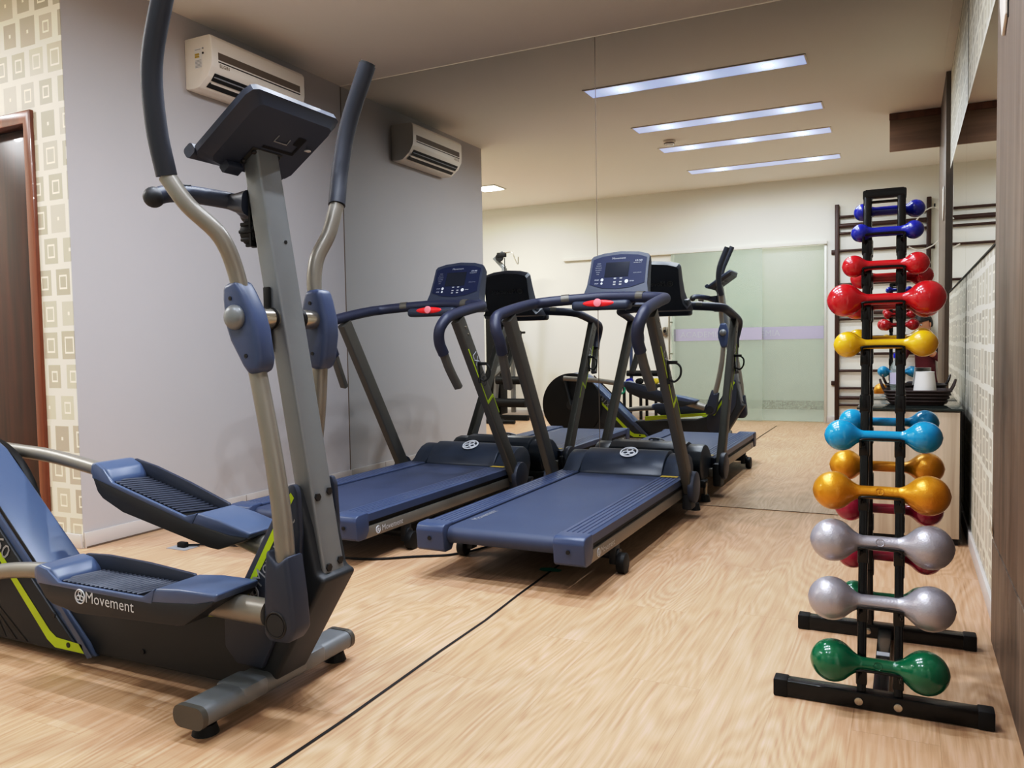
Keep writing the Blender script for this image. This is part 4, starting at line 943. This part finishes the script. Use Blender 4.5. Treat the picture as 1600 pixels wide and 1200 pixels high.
# ------------------------------------------------------------------ the person taking the photograph, crouching behind the camera
def person():
    t = thing('person', 'person in maroon shirt crouching against the rear wall and holding up a phone', 'person', (3.74, -4.86, 0))
    O = Vector((3.74, -4.86, 0))
    ve = []; ed = []; ra = []
    def v(p, r, parent=None):
        ve.append(Vector(p)-O); ra.append(r); i = len(ve)-1
        if parent is not None: ed.append((parent, i))
        return i
    def skinmesh(name, m, root, sub=2, parent=None):
        nonlocal ve, ed, ra
        me = bpy.data.meshes.new(name); me.from_pydata(ve, ed, []); me.update(); o = bpy.data.objects.new(name, me); C.objects.link(o); o.parent = parent or t
        md = o.modifiers.new('skin', 'SKIN'); md.use_smooth_shade = True
        for i, sv in enumerate(me.skin_vertices[0].data): sv.radius = (ra[i][0], ra[i][1]) if isinstance(ra[i], tuple) else (ra[i], ra[i]); sv.use_root = (i == root)
        s = o.modifiers.new('sub', 'SUBSURF'); s.levels = s.render_levels = sub
        me.materials.append(m); ve, ed, ra = [], [], []
        return o
    ph = CAM - Wf*.02     # phone just behind the lens
    # body: pelvis, torso, neck, arms, legs in one surface
    pel = v((3.74, -4.90, .34), (.13, .11)); ab = v((3.73, -4.90, .50), (.125, .10), pel); ch = v((3.72, -4.875, .72), (.14, .105), ab); sh = v((3.715, -4.865, .86), (.10, .08), ch); nk = v((3.71, -4.85, .95), .05, sh); hd = v((3.705, -4.83, 1.02), .05, nk)
    hands = []
    for s, hx in ((-1, ph+Rr*-.085-Uu*.015-Wf*.045), (1, ph+Rr*.105-Uu*.015-Wf*.045)):
        s0 = v((3.715+s*.155, -4.865-s*.0, .845), .055, sh); elb = v((3.67+s*.20, -4.80, .66 if s < 0 else .70), .042, s0); wr = v(hx-Uu*.05-Wf*.03, .026, elb); hands.append((s, hx))
    for s in (-1, 1):
        hip = v((3.74+s*.085, -4.88, .33), .085, pel); kn = v((3.73+s*.15, -4.655, .47), .06, hip); an = v((3.74+s*.12, -4.80, .09), .04, kn); v((3.73+s*.13, -4.68, .04), .035, an)
    body = skinmesh('body', M['maroon'], 0)
    # trousers cover the hips and legs
    pel = v((3.74, -4.90, .34), (.142, .12)); v((3.735, -4.90, .44), (.135, .11), pel)
    for s in (-1, 1):
        hip = v((3.74+s*.085, -4.88, .33), .093, pel); kn = v((3.73+s*.15, -4.652, .475), .068, hip); v((3.738+s*.125, -4.775, .15), .05, kn)
    skinmesh('trousers', M['denim'], 0)
    for s in (-1, 1):
        b = MB(); b.box(Vector((3.735+s*.13, -4.72, .035))-O, (.09, .25, .07), M['black'], .03, seg=3); b.build('shoe', t)
    # forearms bare
    for s, hx in hands:
        a = v(Vector((3.67+s*.20, -4.80, .66 if s < 0 else .70))*.7+(hx-Uu*.05-Wf*.03)*.3, .043); c = v(hx-Uu*.05-Wf*.03, .029, a)
        palm = v(hx-Uu*.01-Wf*.01, (.034, .018), c)
        skinmesh('forearm', M['skin'], 0)
        hb = hx-Uu*.01-Wf*.01
        for k in range(4):   # fingers curl round the phone edge
            base = hb+Uu*(.035-.02*k)-Wf*.002; inn = -s
            p0 = v(base-Rr*inn*.01, .0095); p1 = v(base+Wf*.014+Rr*inn*.004, .0088, p0); p2 = v(base+Wf*.022+Rr*inn*(.020-.002*k), .0078, p1); v(base+Wf*.018+Rr*inn*(.033-.003*k), .007, p2)
            skinmesh('finger', M['skin'], 0, 1)
        q0 = v(hb+Uu*.01-Wf*.01, .011); q1 = v(hb+Uu*.035-Wf*.016-Rr*s*.012, .010, q0); v(hb+Uu*.05-Wf*.016-Rr*s*.03, .008, q1)
        skinmesh('thumb', M['skin'], 0, 1)
    # head, looking along the camera direction at the phone
    hc = Vector((3.70, -4.815, 1.085))-O
    fw = ((ph-Vector((3.70, -4.815, 1.085))).normalized()); fw.z *= .5; fw.normalize(); rt = fw.cross(Vector((0, 0, 1))).normalized(); up = rt.cross(fw)
    def hpnt(a, b_, c): return hc+rt*a+fw*b_+up*c
    bmh = bmesh.new(); bmesh.ops.create_uvsphere(bmh, u_segments=28, v_segments=20, radius=1)
    for w in bmh.verts:
        x, y, z = w.co
        jaw = 1-.28*max(0, -z)**1.2
        px = x*.072*jaw; py = y*.092*(1-.10*max(0, -z)); pz = z*.112
        if y > .6 and abs(x) < .3: py += .004*(1-abs(x)/.3)
        if y > 0 and -.15 < z < .25 and .2 < abs(x) < .6: py -= .006
        w.co = hpnt(px, py, pz)
    bmh.verts.index_update(); b = MB(); b.bm(bmh, M['skin'])
    b.ball(hpnt(0, .094, -.02), .016, M['skin'], (.85, 1.0, 1.2), 12)
    for s in (-1, 1):
        b.ball(hpnt(s*.073, -.005, -.008), .022, M['skin'], (.45, .8, 1.35), 12)
        b.ball(hpnt(s*.03, .080, .008), .0115, M['white'], (1, 1, .75), 12); b.ball(hpnt(s*.03, .0885, .008), .0055, M['black'], (1, 1, 1), 10)
        b.tube([hpnt(s*.016, .090, .030), hpnt(s*.032, .090, .034), hpnt(s*.046, .080, .029)], .0035, M['hair'], 6, 3)
    b.tube([hpnt(-.024, .079, -.055), hpnt(0, .087, -.056), hpnt(.024, .079, -.055)], .005, mat('lips', (150, 84, 76), .5), 8, 4)
    hdo = b.build('head', t)
    bmh = bmesh.new(); bmesh.ops.create_uvsphere(bmh, u_segments=28, v_segments=20, radius=1)
    dele = [w for w in bmh.verts if (w.co.z < .30 and w.co.y > .05) or w.co.z < -.35]
    bmesh.ops.delete(bmh, geom=dele, context='VERTS')
    for w in bmh.verts: w.co = hpnt(w.co.x*.078, w.co.y*.099, w.co.z*.122)
    bmh.verts.index_update(); b = MB(); b.bm(bmh, M['hair']); o = b.build('hair', t); md = o.modifiers.new('thick', 'SOLIDIFY'); md.thickness = .012; md.offset = 0
    return t
person()
ph = CAM - Wf*.022
b = MB(); b.box((0, 0, 0), (.155, .008, .076), M['black'], .004)
o = b.build('smartphone'); tag(o, 'black smartphone held up in both hands by the crouching person', 'phone')
o.matrix_world = Matrix(((Rr.x, Wf.x, Uu.x, ph.x), (Rr.y, Wf.y, Uu.y, ph.y), (Rr.z, Wf.z, Uu.z, ph.z), (0, 0, 0, 1)))

# ------------------------------------------------------------------ world and output look
w = bpy.data.worlds.new('world'); bpy.context.scene.world = w; w.use_nodes = True
w.node_tree.nodes['Background'].inputs[0].default_value = (.9, .95, 1, 1); w.node_tree.nodes['Background'].inputs[1].default_value = .05
sc = bpy.context.scene
sc.view_settings.view_transform = 'Standard'; sc.view_settings.exposure = -.60
sc.view_settings.use_curve_mapping = True
cm = sc.view_settings.curve_mapping; cv = cm.curves[3]
for px, py in ((.12, .08), (.30, .275), (.45, .452), (.62, .638), (.84, .882)): cv.points.new(px, py)
cm.update()
#
sc.cycles.use_denoising = True; sc.cycles.max_bounces = 10; sc.cycles.caustics_reflective = False; sc.cycles.caustics_refractive = False; sc.cycles.sample_clamp_indirect = 6
